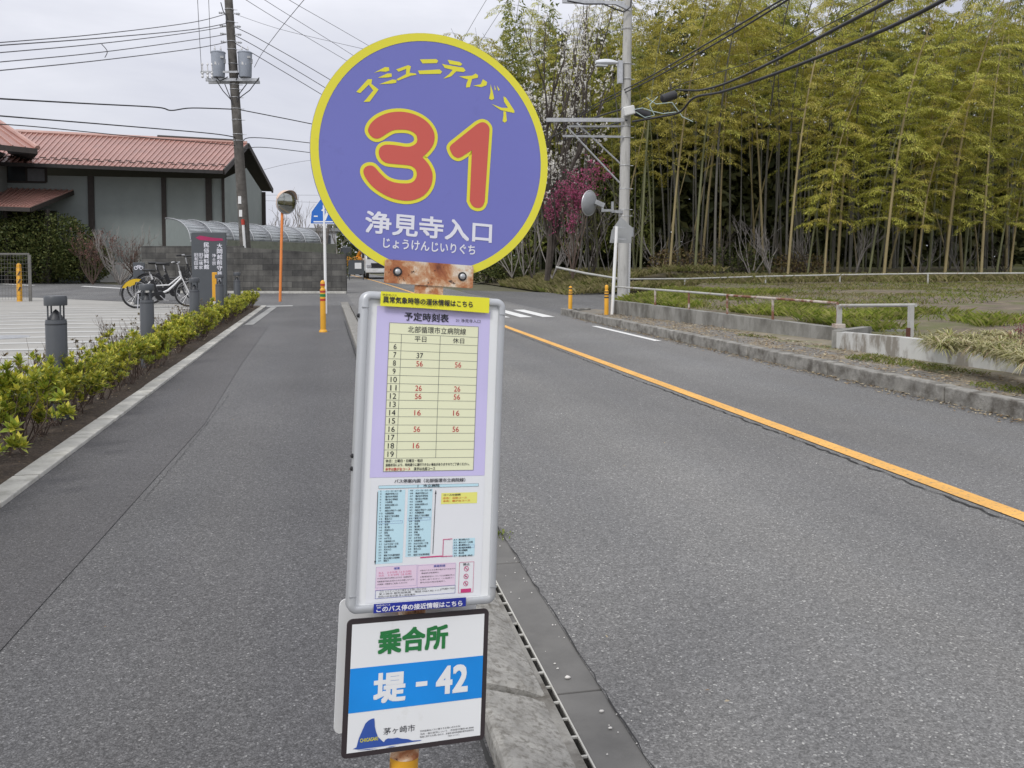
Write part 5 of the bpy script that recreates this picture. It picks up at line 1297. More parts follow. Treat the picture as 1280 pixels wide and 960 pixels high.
t = thing('handrail', 'short straight pale handrail section nearest the striped grass clumps', 'handrail', (7.9, 12.3, .3))
q0 = wallpt(1049); q1 = G(1138, 421, .31); a = D(1050, 382, q0.y); c_ = D(1145, 381.5, q1.y)
b = MB(); b.tube([a, c_], .026, 10); b.build('rail', M['rail_pale'], t, smooth=True)
for q, tp, m_ in ((q0, a, 'rail_pale'), (q1, D(1138.5, 382, q1.y), 'rail_pale')):
    b = MB(); b.box((q.x, q.y, (q.z + tp.z) / 2 - .04), (.06, .06, tp.z - q.z + .1)); b.build('post', M[m_], t)
b = MB(); b.box((q1.x - .05, q1.y - .02, .36), (.035, .05, .15)); b.build('rusty_bracket', mat('dark_rust', (.10, .04, .025), .85), t)
t = thing('field_rail', 'long thin pale rail on short posts along the foot of the bamboo grove', 'fence', (20, 34, .4))
pts = [D(766, 349, 33), D(856, 348.5, 34), D(957, 345.5, 34), D(1050, 343.5, 34), D(1160, 342, 32), D(1290, 341.5, 30.5), D(1500, 340, 27)]
b = MB(); b.tube(pts, .032, 8); b.build('rail', M['rail_pale'], t, smooth=True)
for q in pts:
    b = MB(); b.tube([(q.x, q.y, .25), q], .035, 8); b.build('post', M['rail_pale'], t, smooth=True)
for (x0, y0, x1, y1, lab, r) in ((972, 357, 1052, 354.5, 'pale fallen pole lying in the grass at the foot of the grove', .05), (1145, 353, 1190, 352, 'short pale plank lying behind the field rail on the right', .06), (695, 334, 772, 348, 'thin fallen bamboo culm leaning across the bank left of the concrete pole', .045)):
    Yq = 36.5 if x0 > 900 else 34
    b = MB(); a, c_ = D(x0, y0, Yq), D(x1, y1, Yq - 1.2 if x0 < 900 else Yq); b.tube([a, a.lerp(c_, .5) + Vector((0, 0, -.03)), c_], [r, r, r * .8], 8); tag(b.build('fallen_pole', M['rail_pale'], None, smooth=True), lab, 'fallen pole')

# ------------------------------------------------------------------ overhead cables
def cable(label, pts, r, m='grey_cable', sub=6, group='overhead cables'):
    P_ = [D(x, y, Y) for x, y, Y in pts]; out = []
    if pts[-1][0] == -60: P_.append(P_[-1] + (P_[-1] - P_[-2]) * 2.2)            # carries on to the next pole, out of the photo
    if pts[-1][0] == 560: P_.append(P_[-1] + (P_[-1] - P_[-2]) * .45)
    k = len(P_)
    for i in range(k - 1):
        p0, p1, p2, p3 = P_[max(i - 1, 0)], P_[i], P_[i + 1], P_[min(i + 2, k - 1)]
        for j in range(sub):
            t_ = j / sub; out.append(.5 * ((2 * p1) + (p2 - p0) * t_ + (2 * p0 - 5 * p1 + 4 * p2 - p3) * t_ * t_ + (3 * p1 - p0 - 3 * p2 + p3) * t_ ** 3))
    out.append(P_[-1]); b = MB(); b.tube(out, r, 6); return tag(b.build('overhead_cable', M[m], None, smooth='all'), label, 'cable', group)
cable('topmost thin power line running left from the transformer pole', [(284, 17, 40), (240, 28, 37), (120, 43, 30), (-60, 58, 24)], .016)
cable('second power line below the topmost on the left of the transformer pole', [(284, 29, 40), (240, 37, 37), (120, 48, 30), (-60, 61, 24)], .018)
cable('third power line on the left of the transformer pole with a wire tie', [(283, 33, 40), (235, 41, 37), (120, 55, 30), (-60, 71, 24)], .016)
cable('fourth power line on the left of the transformer pole', [(283, 43, 40), (240, 50, 37), (120, 66, 30), (-60, 83, 24)], .016)
cable('lowest of the five power lines left of the transformer pole', [(283, 53, 40), (240, 61, 37), (120, 76, 30), (-60, 94, 24)], .017)
cable('thick sagging cable crossing the sky just above the museum roof on the left', [(291, 136.5, 40), (240, 135, 37), (214, 138, 36), (195, 134, 35), (100, 129, 31), (-60, 120, 25)], .026, 'black_cable')
cable('upper of two cables sloping down to the museum ridge at the left pole', [(296, 172, 40), (265, 167, 38), (150, 157, 32), (-60, 140, 25)], .022, 'black_cable')
cable('lower of two cables sloping along the museum ridge at the left pole', [(297, 182, 40), (250, 178, 38), (150, 169, 33), (40, 158, 28), (-60, 152, 24)], .016, 'black_cable')
cable('first power line running right from the transformer pole towards the round board', [(292, 33, 40), (330, 52, 42), (420, 104, 46), (560, 190, 54)], .016)
cable('second power line running right from the transformer pole towards the round board', [(293, 44, 40), (330, 64, 42), (420, 118, 46), (560, 205, 54)], .016)
cable('third power line running right from the transformer pole towards the round board', [(294, 54, 40), (330, 75, 42), (420, 129, 46), (560, 215, 54)], .016)
cable('thin wire dropping gently right from the top of the transformer pole', [(292, 17, 40), (345, 35, 38), (410, 51, 36), (560, 85, 32)], .009)
cable('sagging cable leaving the left pole right at the height of the rectangular clamp', [(299, 137, 40), (340, 145, 42), (390, 155, 44), (560, 190, 50)], .022, 'black_cable')
cable('black cable leaving the left pole right just above the museum gable', [(303, 177, 40), (318, 172, 41), (390, 179, 44), (560, 200, 50)], .02, 'black_cable')
cable('cable curving off the left pole right beside the museum gable', [(304, 188, 40), (325, 184, 41), (390, 191, 44), (560, 212, 50)], .017, 'black_cable')
cable('thin far line in the sky right of the museum gable', [(330, 212, 70), (390, 200, 75), (560, 180, 80)], .013)
cable('upper thin far line above the arched canopy', [(312, 244, 80), (400, 244, 82), (560, 246, 85)], .012)
cable('lower thin far line above the arched canopy', [(312, 250, 80), (400, 253, 82), (560, 256, 85)], .012)
cable('leftmost long thin line falling right from the top of the photo to the round board', [(270, -25, 20), (330, 14, 24), (420, 68, 30), (560, 150, 40)], .007)
cable('middle long thin line falling right from the top of the photo to the round board', [(300, -20, 20), (350, 12, 24), (430, 62, 30), (560, 145, 40)], .007)
cable('rightmost long thin line falling right from the top of the photo to the round board', [(330, -20, 20), (370, 5, 24), (440, 45, 30), (560, 115, 40)], .007)
cable('slanting guy wire crossing the sky from the transformers up to the right', [(318, 84, 39), (328, 66, 37), (355, 30, 33), (395, -18, 28)], .012)
cable('left vertical wire hanging down to the transformer fuses', [(252, 90, 39), (249, 40, 36), (246, -20, 33)], .010)
cable('right vertical wire hanging down to the left transformer', [(263.5, 67, 39), (262, 30, 37), (260, -20, 35)], .010)
cable('steep thin line left of the bamboo top, behind the round board edge', [(620, -20, 50), (590, 30, 54), (565, 75, 60)], .014)
cable('steep thin line grazing the leftmost bamboo top', [(648, -20, 45), (615, 30, 50), (580, 85, 58)], .013)
cable('thin wire crossing the grove from the concrete pole to the left', [(780, 36, 25), (740, 46, 28), (690, 57, 34), (620, 72, 44)], .008)
cable('pair of twisted black cables falling left across the concrete pole to the arm, upper strand', [(990, -8, 12), (900, 45, 15.5), (810, 97, 22), (740, 133, 30), (690, 165, 40)], .016, 'black_cable')
cable('pair of twisted black cables falling left across the concrete pole to the arm, lower strand', [(994, -6, 12), (902, 50, 15.5), (811, 101, 22), (741, 136, 30), (690, 168, 40)], .016, 'black_cable')
cable('upper thick black cable sweeping from the top right down to the splice boxes', [(1160, -25, 10), (1060, 28, 12.5), (960, 80, 17), (910, 103, 20.5), (880, 112, 22.5), (862, 113, 23.6), (845, 112, 24.4)], .03, 'black_cable')
cable('lower thick black cable sweeping from the top right under the splice boxes', [(1230, -28, 10), (1110, 35, 12.5), (980, 88, 17), (905, 114, 20.5), (868, 122, 22.5), (850, 140, 23.6), (825, 146, 24.4), (790, 152, 24.6)], .032, 'black_cable')
cable('thin messenger wire just above the upper thick black cable', [(1150, -30, 10), (1050, 23, 12.5), (950, 73, 17), (880, 96, 21.5), (845, 108, 24), (790, 136, 24.8)], .009, 'black_cable')
cable('black cable sagging left from the concrete pole below its arm', [(784, 150, 24.7), (760, 157, 27), (725, 166, 31), (690, 178, 38), (560, 200, 52)], .02, 'black_cable')
cable('thick black cable running left from the concrete pole above its arm', [(786, 134, 24.7), (740, 148, 28), (709, 160, 31), (680, 176, 36), (560, 230, 50)], .024, 'black_cable')
cable('short hanging wire tie between the power lines on the left', [(127, 55, 30.3), (134, 64, 30.4), (131, 72, 30.4)], .012)
# ------------------------------------------------------------------ vegetation
def rv(r, s=1.0): return Vector((r.uniform(-s, s), r.uniform(-s, s), r.uniform(-s, s)))
M['hedge_leaf'] = leafmat('yellow_green_leaf', [(.19, .25, .035), (.40, .42, .05), (.60, .57, .08), (.76, .68, .12), (.32, .37, .045), (.12, .17, .03), (.52, .50, .065)], .30, .45, .12)
M['hedge_leaf_green'] = leafmat('fresh_green_leaf', [(.16, .23, .03), (.28, .35, .045), (.42, .44, .065), (.60, .54, .07), (.13, .18, .025)], .30, .45, .1)
M['twig'] = mat('brown_twig', (.10, .07, .055), .9, .25, 20)
M['twig_grey'] = mat('grey_branch', (.24, .22, .205), .9, .25, 6)
M['bark_dark'] = mat('dark_bark', (.075, .062, .052), .95, .3, 5, bump=.5, bscale=20)
M['dull_leaf'] = leafmat('dull_reddish_leaf', [(.12, .10, .04), (.17, .13, .05), (.10, .06, .05), (.20, .17, .06)], .25, .6, .15)

def grow(b, r, p, d, L, rad, depth, tips, spread=.6, up=.15, seg=3, shrink=.68, nb=(2, 3), curve=.18):
    pts = [Vector(p)]; dd = Vector(d).normalized()
    for i in range(seg):
        dd = (dd + rv(r, curve) + Vector((0, 0, up * .3))).normalized(); pts.append(pts[-1] + dd * (L / seg))
    b.tube(pts, [rad * (1 - .35 * i / seg) for i in range(seg + 1)], 5 if rad > .015 else 3, False)
    tips.append((pts[-1], dd, depth)); tips.append((pts[-2], dd, depth))
    if depth <= 0: return
    for k in range(r.randint(*nb)):
        nd = (dd + rv(r, spread) + Vector((0, 0, up))).normalized()
        q = pts[-1] if k == 0 else pts[r.randint(1, seg)]
        grow(b, r, q, nd, L * shrink * r.uniform(.75, 1.2), rad * .62, depth - 1, tips, spread, up, seg, shrink, nb, curve)

# hedge shrubs
def shrub_proto(seed, lm, hgt, wid, nros, lsz, per=9):
    r = random.Random(seed); t = thing('hedge_shrub', 'x', 'shrub', (0, 0, 0)); st = MB(); tips = []
    for k in range(9):
        a = r.uniform(0, 2 * PI); tl = r.uniform(.3, .9); grow(st, r, (r.uniform(-.05, .05), r.uniform(-.05, .05), 0), (math.cos(a) * tl, math.sin(a) * tl, 1), hgt * r.uniform(.40, .56), .0055, 3, tips, .7, .35, 3, .60)
    lf = MB()
    good = [q for q in tips if q[2] <= 1 and q[0].z > .05 and q[0].x ** 2 + q[0].y ** 2 < (wid * .7) ** 2]
    for i in range(nros):
        p, d, dep = r.choice(good); p = p + rv(r, .012); ax = (d + Vector((0, 0, .5)) + rv(r, .3)).normalized(); u = ax.orthogonal().normalized(); v = ax.cross(u); n_ = r.randint(per - 3, per + 2); ph = r.uniform(0, 6.28)
        for k in range(n_):
            a = ph + k * 2.4; el = .25 + .75 * k / n_; dd = ((u * math.cos(a) + v * math.sin(a)) * (1.15 - el * .8) + ax * el).normalized(); L = lsz * r.uniform(.65, 1.2)
            lf.leaf(p + ax * (.012 * el), dd, ax, L, L * r.uniform(.40, .52), L * .05)
    st.build('stems', M['twig'], t)
    if nros: lf.build('foliage', lm, t)
    return t
hp = [shrub_proto(11, M['hedge_leaf_green'], .44, .46, 160, .047), shrub_proto(12, M['hedge_leaf'], .38, .46, 120, .052), shrub_proto(13, M['hedge_leaf'], .34, .48, 135, .050), shrub_proto(14, M['hedge_leaf'], .40, .44, 100, .055),
      shrub_proto(15, M['hedge_leaf'], .33, .46, 125, .050), shrub_proto(16, M['hedge_leaf_green'], .36, .46, 110, .052)]
tw = [shrub_proto(21, M['dull_leaf'], .52, .55, 8, .032, 5), shrub_proto(22, M['dull_leaf'], .50, .55, 45, .034, 6), shrub_proto(23, M['dull_leaf'], .45, .5, 26, .03, 6)]
used = set()
BOL = BOLY; ORD = ['first', 'second', 'third', 'fourth', 'fifth', 'sixth', 'seventh', 'eighth', 'ninth', 'tenth', 'eleventh', 'twelfth', 'thirteenth', 'fourteenth', 'fifteenth', 'sixteenth', 'seventeenth', 'eighteenth']
BN = ['nearest', 'second nearest', 'third nearest', 'second farthest', 'farthest']
def place(proto, loc, rz, s, label, cat, group, name=None):
    o = proto if proto.name not in used else copy_tree(proto)
    used.add(proto.name); o.location = loc; o.rotation_euler = (0, 0, rz); o.scale = s if hasattr(s, '__len__') else (s, s, s)
    o['label'] = label; o['category'] = cat; o['group'] = group; return o
y = 3.9; i = 0; cnt = {}
while y < 26.6:
    sgm = sum(1 for q in BOL if y > q); cnt[sgm] = cnt.get(sgm, 0) + 1
    n_ = ORD[min(17, cnt[sgm] - 1)]
    lb = f'{n_} leafy yellow-green hedge shrub this side of the nearest bollard light' if sgm == 0 else f'{n_} leafy yellow-green hedge shrub beyond the {BN[sgm - 1]} bollard light'
    pr = hp[0] if y < 5.6 or (y < 8 and i % 2) else hp[1 + (i * 7 + i // 3) % 5]
    place(pr, (-2.13 + R.uniform(-.06, .06), y, .02), R.uniform(0, 6.28), R.uniform(.92, 1.16) * (1.22 if y < 7.5 else 1.05), lb, 'shrub', 'leafy shrubs of the low hedge along the footpath')
    y += R.uniform(.30, .42); i += 1
y = 4.4; i = 0; cnt = {}
while y < 24:
    sgm = sum(1 for q in BOL if y > q); cnt[sgm] = cnt.get(sgm, 0) + 1; n_ = ORD[min(17, cnt[sgm] - 1)]
    lb = f'{n_} thin bare brown shrub behind the hedge this side of the nearest bollard light' if sgm == 0 else f'{n_} thin bare brown shrub behind the hedge beyond the {BN[sgm - 1]} bollard light'
    place(tw[i % 3], (-2.50 + R.uniform(-.08, .1), y, .02), R.uniform(0, 6.28), R.uniform(.85, 1.15) * (1.35 if y < 8.2 else 1), lb, 'shrub', 'bare twiggy shrubs behind the low hedge')
    y += R.uniform(.42, .75) if y < 10 else R.uniform(.6, 1.0); i += 1

# litter: leaves on the soil and beside the far kerb, pebbles
M['litter'] = leafmat('dry_litter', [(.20, .13, .07), (.32, .24, .14), (.42, .35, .22), (.14, .09, .05), (.5, .45, .34)], .05, .8, 0)
b = MB()
def flat(b, x, y, z, s):
    a = R.uniform(0, 6.28); d = Vector((math.cos(a), math.sin(a), R.uniform(-.25, .35))).normalized(); b.leaf(Vector((x, y, z + .006)), d, Vector((R.uniform(-.3, .3), R.uniform(-.3, .3), 1)), s, s * .5, s * .1)
for k in range(1500): flat(b, R.uniform(-2.74, -1.96), R.uniform(3, 26) ** 1.0, .045, R.uniform(.012, .04))
for k in range(3600):
    yy = R.uniform(5, 19.8); off = abs(R.gauss(0, .13)); flat(b, 5.83 - off, yy, .004, R.uniform(.015, .05))
for k in range(4200):
    yy = R.uniform(5, 19.5); flat(b, R.uniform(6.02, 7.1), yy, .12, R.uniform(.015, .06))
for k in range(60): flat(b, R.uniform(-1.7, 3.4), R.uniform(2, 22), .006, R.uniform(.008, .02))
tag(b.build('dry_leaf_litter', M['litter']), kind='stuff')
M['pebble'] = mat('white_pebble', (.62, .60, .56), .8, .1, 30)
def pebble(px, py, s, label):
    p = G(px, py); r = random.Random(px); b = MB(); n, m_ = 8, 6; vs = []
    for i in range(m_ + 1):
        for j in range(n):
            th = PI * i / m_; ph = 2 * PI * j / n; k = 1 + r.uniform(-.18, .18); vs.append(p + Vector((s * k * math.sin(th) * math.cos(ph), s * .8 * k * math.sin(th) * math.sin(ph), s * .45 + s * .5 * k * math.cos(th))))
    b.add(vs, [(i * n + j, i * n + (j + 1) % n, (i + 1) * n + (j + 1) % n, (i + 1) * n + j) for i in range(m_) for j in range(n)])
    tag(b.build('pebble', M['pebble'], None, smooth='all'), label, 'pebble', 'loose pebbles in the gutter')
pebble(709.5, 848, .0095, 'largest white pebble lying on the gutter slab beside the drain grate')
pebble(752, 890, .007, 'white pebble at the edge of the gutter near the bottom of the photo')
pebble(763, 911, .006, 'small white pebble lowest in the gutter near the road edge')
pebble(693.5, 830, .004, 'tiny pebble on the gutter above the largest white pebble')
b = MB()
for k in range(420):
    x = R.uniform(.72, 1.0) if R.random() < .75 else R.uniform(1, 5); yy = R.uniform(2.2, 12); s = R.uniform(.0015, .0042)
    b.add([(x - s, yy, .003), (x, yy - s, .003), (x + s, yy, .003), (x, yy + s, .003), (x, yy, .003 + s)], [(0, 1, 4), (1, 2, 4), (2, 3, 4), (3, 0, 4)])
tag(b.build('grit', M['pebble']), kind='stuff')
# weed in the gutter crack
b = MB(); r = random.Random(5); p0 = G(622, 668)
for k in range(70):
    a = r.uniform(0, 6.28); b.leaf(p0 + Vector((r.gauss(0, .03), r.gauss(0, .05), .004)), Vector((math.cos(a), math.sin(a), r.uniform(.3, 1.3))).normalized(), Vector((0, 0, 1)), r.uniform(.012, .03), .008)
M['weed'] = leafmat('weed_green', [(.10, .15, .025), (.17, .21, .04), (.24, .26, .06)], .3, .6, 0)
tag(b.build('gutter_weed', M['weed']), 'small green weed growing in the gutter crack beside the timetable case', 'weed')

# grass
M['grass'] = leafmat('grass_blade', [(.10, .13, .025), (.15, .19, .035), (.21, .25, .05), (.31, .31, .10), (.22, .20, .08)], .35, .6, 0, patch=.9)
M['dry_grass'] = leafmat('dry_grass_blade', [(.25, .22, .10), (.33, .29, .15), (.20, .19, .07), (.16, .17, .05)], .3, .7, 0, patch=.6)
M['fresh_grass'] = leafmat('fresh_grass_blade', [(.13, .18, .025), (.20, .25, .035), (.30, .34, .06), (.38, .37, .13), (.24, .23, .09)], .35, .6, 0, patch=.9)
def pn(x, y): return math.sin(x * 1.3 + 2 * math.sin(y * .7)) + math.sin(y * 1.7 + 1.5 * math.sin(x * .9 + 1)) + .8 * math.sin(x * .45 - y * .6)
def blades(n, fx, L, W_, m, name, cond=None, zf=fz):
    b = MB()
    for k in range(n):
        x, y = fx()
        if cond and not cond(x, y): continue
        a = R.uniform(0, 6.28); d = Vector((math.cos(a) * .6, math.sin(a) * .6, R.uniform(.5, 1.3))).normalized(); l = L * R.uniform(.5, 1.4)
        p = Vector((x, y, zf(x, y) - .01)); sd = Vector((-d.y, d.x, 0)).normalized() * W_ * .5; tip = p + d * l + Vector((math.cos(a), math.sin(a), -.4)) * l * .25
        b.add([p - sd, p + sd, p + d * l * .6 + sd * .7, tip, p + d * l * .6 - sd * .7], [(0, 1, 2, 3, 4)])
    return tag(b.build(name, m), kind='stuff')
def near():
    y = R.uniform(11.8, 26); x = fx0(y) + .2 + R.random() ** 1.5 * 4.5; return x, y
blades(24000, near, .18, .013, M['fresh_grass'], 'grass', lambda x, y: pn(x * 1.6, y * 1.3) > -.35 + .25 * (x - fx0(y)))
def mid():
    y = R.uniform(3, 33); return fx0(y) + .3 + R.random() * 22, y
blades(22000, mid, .11, .02, M['grass'], 'field_grass', lambda x, y: pn(x * .6, y * .6) > .1)
blades(30000, mid, .10, .018, M['dry_grass'], 'dry_field_grass', lambda x, y: pn(x * .7 + 2, y * .7) > -.2)
def vg():
    y = R.uniform(6, 13.5); return R.uniform(6.25, 7.0), y
blades(5200, vg, .05, .008, M['grass'], 'verge_grass', lambda x, y: pn(x * 2, y * 1.2) > -.2 and (y < 11 or pn(x * 3, y * 2) > .9), zf=lambda x, y: .122)
def bz(x, y): return max(0, min(.9, .16 * (x - 9.2)) * (1 if y > 36 else .35))
def bk_():
    y = R.uniform(33.5, 47); return 9.2 + R.random() * (4.5 if y > 37 else 8), y
blades(15000, bk_, .34, .03, M['dry_grass'], 'bank_weeds', None, zf=bz)
blades(9000, bk_, .26, .03, M['grass'], 'bank_grass', lambda x, y: pn(x, y) > -.3, zf=bz)
def fe():
    return R.uniform(15, 40), R.gauss(37, 1.3)
blades(16000, fe, .42, .035, M['dry_grass'], 'grove_edge_weeds', None, zf=lambda x, y: .40)

# striped grass clumps over the pale wall, red shrub
M['striped'] = leafmat('striped_blade', [(.40, .36, .17), (.55, .50, .28), (.30, .30, .10), (.20, .22, .06), (.62, .57, .36), (.33, .22, .12)], .3, .5, .1)
def clump(seed):
    r = random.Random(seed); t = thing('striped_grass_clump', 'x', 'plant', (0, 0, 0)); b = MB()
    for k in range(190):
        a = r.uniform(0, 6.28); d = Vector((math.cos(a), math.sin(a), 0)); L = r.uniform(.22, .40); p = Vector((r.uniform(-.06, .06), r.uniform(-.06, .06), 0)); sd = Vector((-d.y, d.x, 0)); w0 = .008; up = r.uniform(.5, 1.25)
        pts = [p + d * (L * f) + Vector((0, 0, L * (up * f - .85 * f * f))) for f in (0, .3, .6, .85, 1)]; ws_ = [w0 * .8, w0, w0 * .9, w0 * .6, .0005]
        vs = []
        for q, w_ in zip(pts, ws_): vs += [q - sd * w_, q + sd * w_]
        b.add(vs, [(2 * i, 2 * i + 1, 2 * i + 3, 2 * i + 2) for i in range(4)])
    b.build('blades', M['striped'], t); return t
cp = [clump(31), clump(32), clump(33)]
cl_pos = [(1160, 428), (1185, 427), (1208, 432), (1172, 418), (1200, 418), (1232, 424), (1228, 436), (1252, 432), (1258, 443), (1278, 440), (1222, 414), (1248, 418), (1275, 424), (1150, 422), (1218, 430), (1242, 440), (1268, 448), (1290, 446)]
cn = ['leftmost front', 'second front', 'third front', 'leftmost rear', 'second rear', 'third rear', 'fourth front', 'fifth front', 'lowest front', 'rightmost front', 'topmost small', 'fourth rear', 'rightmost rear', 'smallest leftmost', 'middle front', 'second lowest front', 'lowest right', 'cut off right']
for k, (px, py) in enumerate(cl_pos):
    q = G(px, py + 8, .40); place(cp[k % 3], (q.x + .18, q.y, .40), R.uniform(0, 6.28), R.uniform(.66, .86), f'{cn[k]} cream striped grass clump spilling over the pale low wall', 'plant', 'striped grass clumps along the pale low wall')
r = random.Random(41); q = G(1281, 436, .42); t = thing('red_heather', 'small reddish purple bushy plant at the right edge beside the striped grass', 'plant', (q.x + .05, q.y, .38)); b = MB(); lf = MB(); tips = []
for k in range(8): grow(b, r, (q.x + .05, q.y, .38), (r.uniform(-.6, .6), r.uniform(-.6, .6), 1), .16, .005, 2, tips, .6, .3)
for k in range(500):
    p, d, _ = r.choice(tips); lf.leaf(p + rv(r, .03), (d + rv(r, .7)).normalized(), Vector((0, 0, 1)), .022, .009)
b.build('stems', M['twig'], t); lf.build('foliage', leafmat('red_purple_leaf', [(.22, .04, .07), (.30, .07, .10), (.15, .03, .05)], .25, .6, 0), t)

# ------------------------------------------------------------------ bushes before the museum
def bush(label, c, rx, ry, rz, n, lm, seed, lsz, name='bush', cat='bush', trunk=True):
    r = random.Random(seed); t = thing(name, label, cat, c); c = Vector(c); b = MB(); lf = MB(); tips = []
    for k in range(7):
        a = r.uniform(0, 6.28); grow(b, r, c, (math.cos(a) * .7, math.sin(a) * .7, 1), rz * .8, .05, 2, tips, .6, .3)
    b.build('stems', M['bark_dark'], t)
    lob = [(Vector((r.gauss(0, .45) * rx, r.gauss(0, .45) * ry, rz * r.uniform(.6, 1.35))), r.uniform(.35, .6)) for _ in range(26)]
    for k in range(n):
        if r.random() < .55:
            o, s = r.choice(lob); u = rv(r).normalized() * r.uniform(.75, 1.0) ; p = o + Vector((u.x * rx * s, u.y * ry * s, u.z * rz * s))
        else:
            u = rv(r).normalized() * r.uniform(.82, 1.03); p = Vector((u.x * rx, u.y * ry, rz + u.z * rz))
        if p.z < .05: continue
        e = (p.x / rx) ** 2 + (p.y / ry) ** 2 + ((p.z - rz) / rz) ** 2
        if e > 1.12: continue
        dd = (rv(r) + Vector((p.x / rx, p.y / ry, .4))).normalized(); lf.leaf(c + p, dd, rv(r) + Vector((0, 0, .8)), lsz * r.uniform(.6, 1.3), lsz * .6)
    lf.build('foliage', lm, t); return t
M['box_leaf'] = leafmat('dark_evergreen_leaf', [(.05, .075, .022), (.08, .105, .03), (.11, .13, .04), (.15, .155, .045), (.04, .06, .022)], .2, .5, .05)
M['olive_leaf'] = leafmat('olive_leaf', [(.05, .07, .02), (.08, .10, .03), (.12, .13, .04)], .2, .5, .05)
q = D(52, 350, 57); bush('large clipped dark green bush before the museum porch', (q.x, 57, 0), 3.0, 2.2, 2.15, 15000, M['box_leaf'], 51, .17)
q = D(104, 350, 56.5); bush('lower dark green bush right of the large clipped bush', (q.x, 56.5, 0), 1.7, 1.3, 1.3, 6000, M['box_leaf'], 52, .15)
M['redtwig_leaf'] = leafmat('reddish_young_leaf', [(.16, .07, .06), (.22, .11, .09), (.12, .08, .06)], .2, .6, .05)
def bare(label, base, h, seed, m, name='bare_shrub', cat='shrub', nst=8, leaf=None, nl=0, rad=.03, spread=.6, depth=4, group=None, lsz=.1):
    r = random.Random(seed); t = thing(name, label, cat, base, group); b = MB(); tips = []
    for k in range(nst):
        a = r.uniform(0, 6.28); grow(b, r, base, (math.cos(a) * spread, math.sin(a) * spread, 1), h * .40, rad, depth, tips, .55, .2, 3, .66)
    b.build('branches', m, t)
    if leaf:
        lf = MB(); good = [x for x in tips if x[2] <= 2]
        for k in range(nl):
            p, d, _ = r.choice(good); lf.leaf(p + rv(r, .08), (d + rv(r, .8)).normalized(), rv(r) + Vector((0, 0, 1)), lsz * r.uniform(.6, 1.3), lsz * .55)
        lf.build('foliage', leaf, t)
    return t
q = D(116, 350, 54); bare('reddish brown twiggy shrub between the dark bush and the pale branched shrub', (q.x, 54, 0), 3.1, 53, M['twig'], leaf=M['redtwig_leaf'], nl=900, nst=10, rad=.035)
q = D(150, 350, 53); bare('pale grey leafless branching shrub before the museum wall', (q.x, 53, 0), 3.2, 54, M['twig_grey'], nst=8, rad=.05, spread=.8)
q = D(176, 350, 52); bare('brownish leafless shrub right of the pale branched shrub', (q.x, 52, 0), 2.7, 55, M['twig'], nst=9, rad=.03, spread=.7, leaf=M['redtwig_leaf'], nl=200)
for px, Y_, h, sd_, lb in ((331, 88, 7.2, 56, 'leafless tree rising behind the arched canopy left of the traffic mirror'), (378, 84, 8.0, 57, 'leafless tree rising behind the arched canopy right of the traffic mirror'), (422, 80, 6.0, 58, 'leafless tree behind the end of the block wall')):
    q = D(px, 330, Y_); bare(lb, (q.x, Y_, 0), h, sd_, M['twig_grey'], 'bare_tree', 'tree', 3, rad=.09, spread=.25, depth=4)
bush('round green shrub at the roadside beyond the block wall', (D(436, 340, 66).x - .6, 69, 0), 1.6, 1.5, 1.0, 2200, M['olive_leaf'], 59, .15)

# ------------------------------------------------------------------ bamboo
M['culm_green'] = mat('green_culm', (.14, .145, .065), .55, .25, 1.5, sc=(1, 1, .6))
M['culm_yellow'] = mat('yellow_culm', (.29, .235, .115), .55, .2, 1.5, sc=(1, 1, .6))
M['culm_grey'] = mat('grey_culm', (.105, .10, .085), .7, .25, 1.5, sc=(1, 1, .6))
M['bam'] = leafmat('bamboo_leaf', [(.22, .25, .04), (.35, .365, .06), (.50, .49, .09), (.64, .60, .15), (.26, .29, .045)], .35, .55, .18)
M['bam_dark'] = leafmat('dark_bamboo_leaf', [(.11, .145, .035), (.17, .205, .05), (.25, .27, .07), (.34, .35, .10)], .35, .55, .15)  # darker leaf copy, puts the grove's inner shade into deep-row colour
M['bam_gold'] = leafmat('golden_bamboo_leaf', [(.33, .30, .05), (.48, .42, .08), (.62, .54, .14), (.27, .27, .05)], .35, .55, .12)
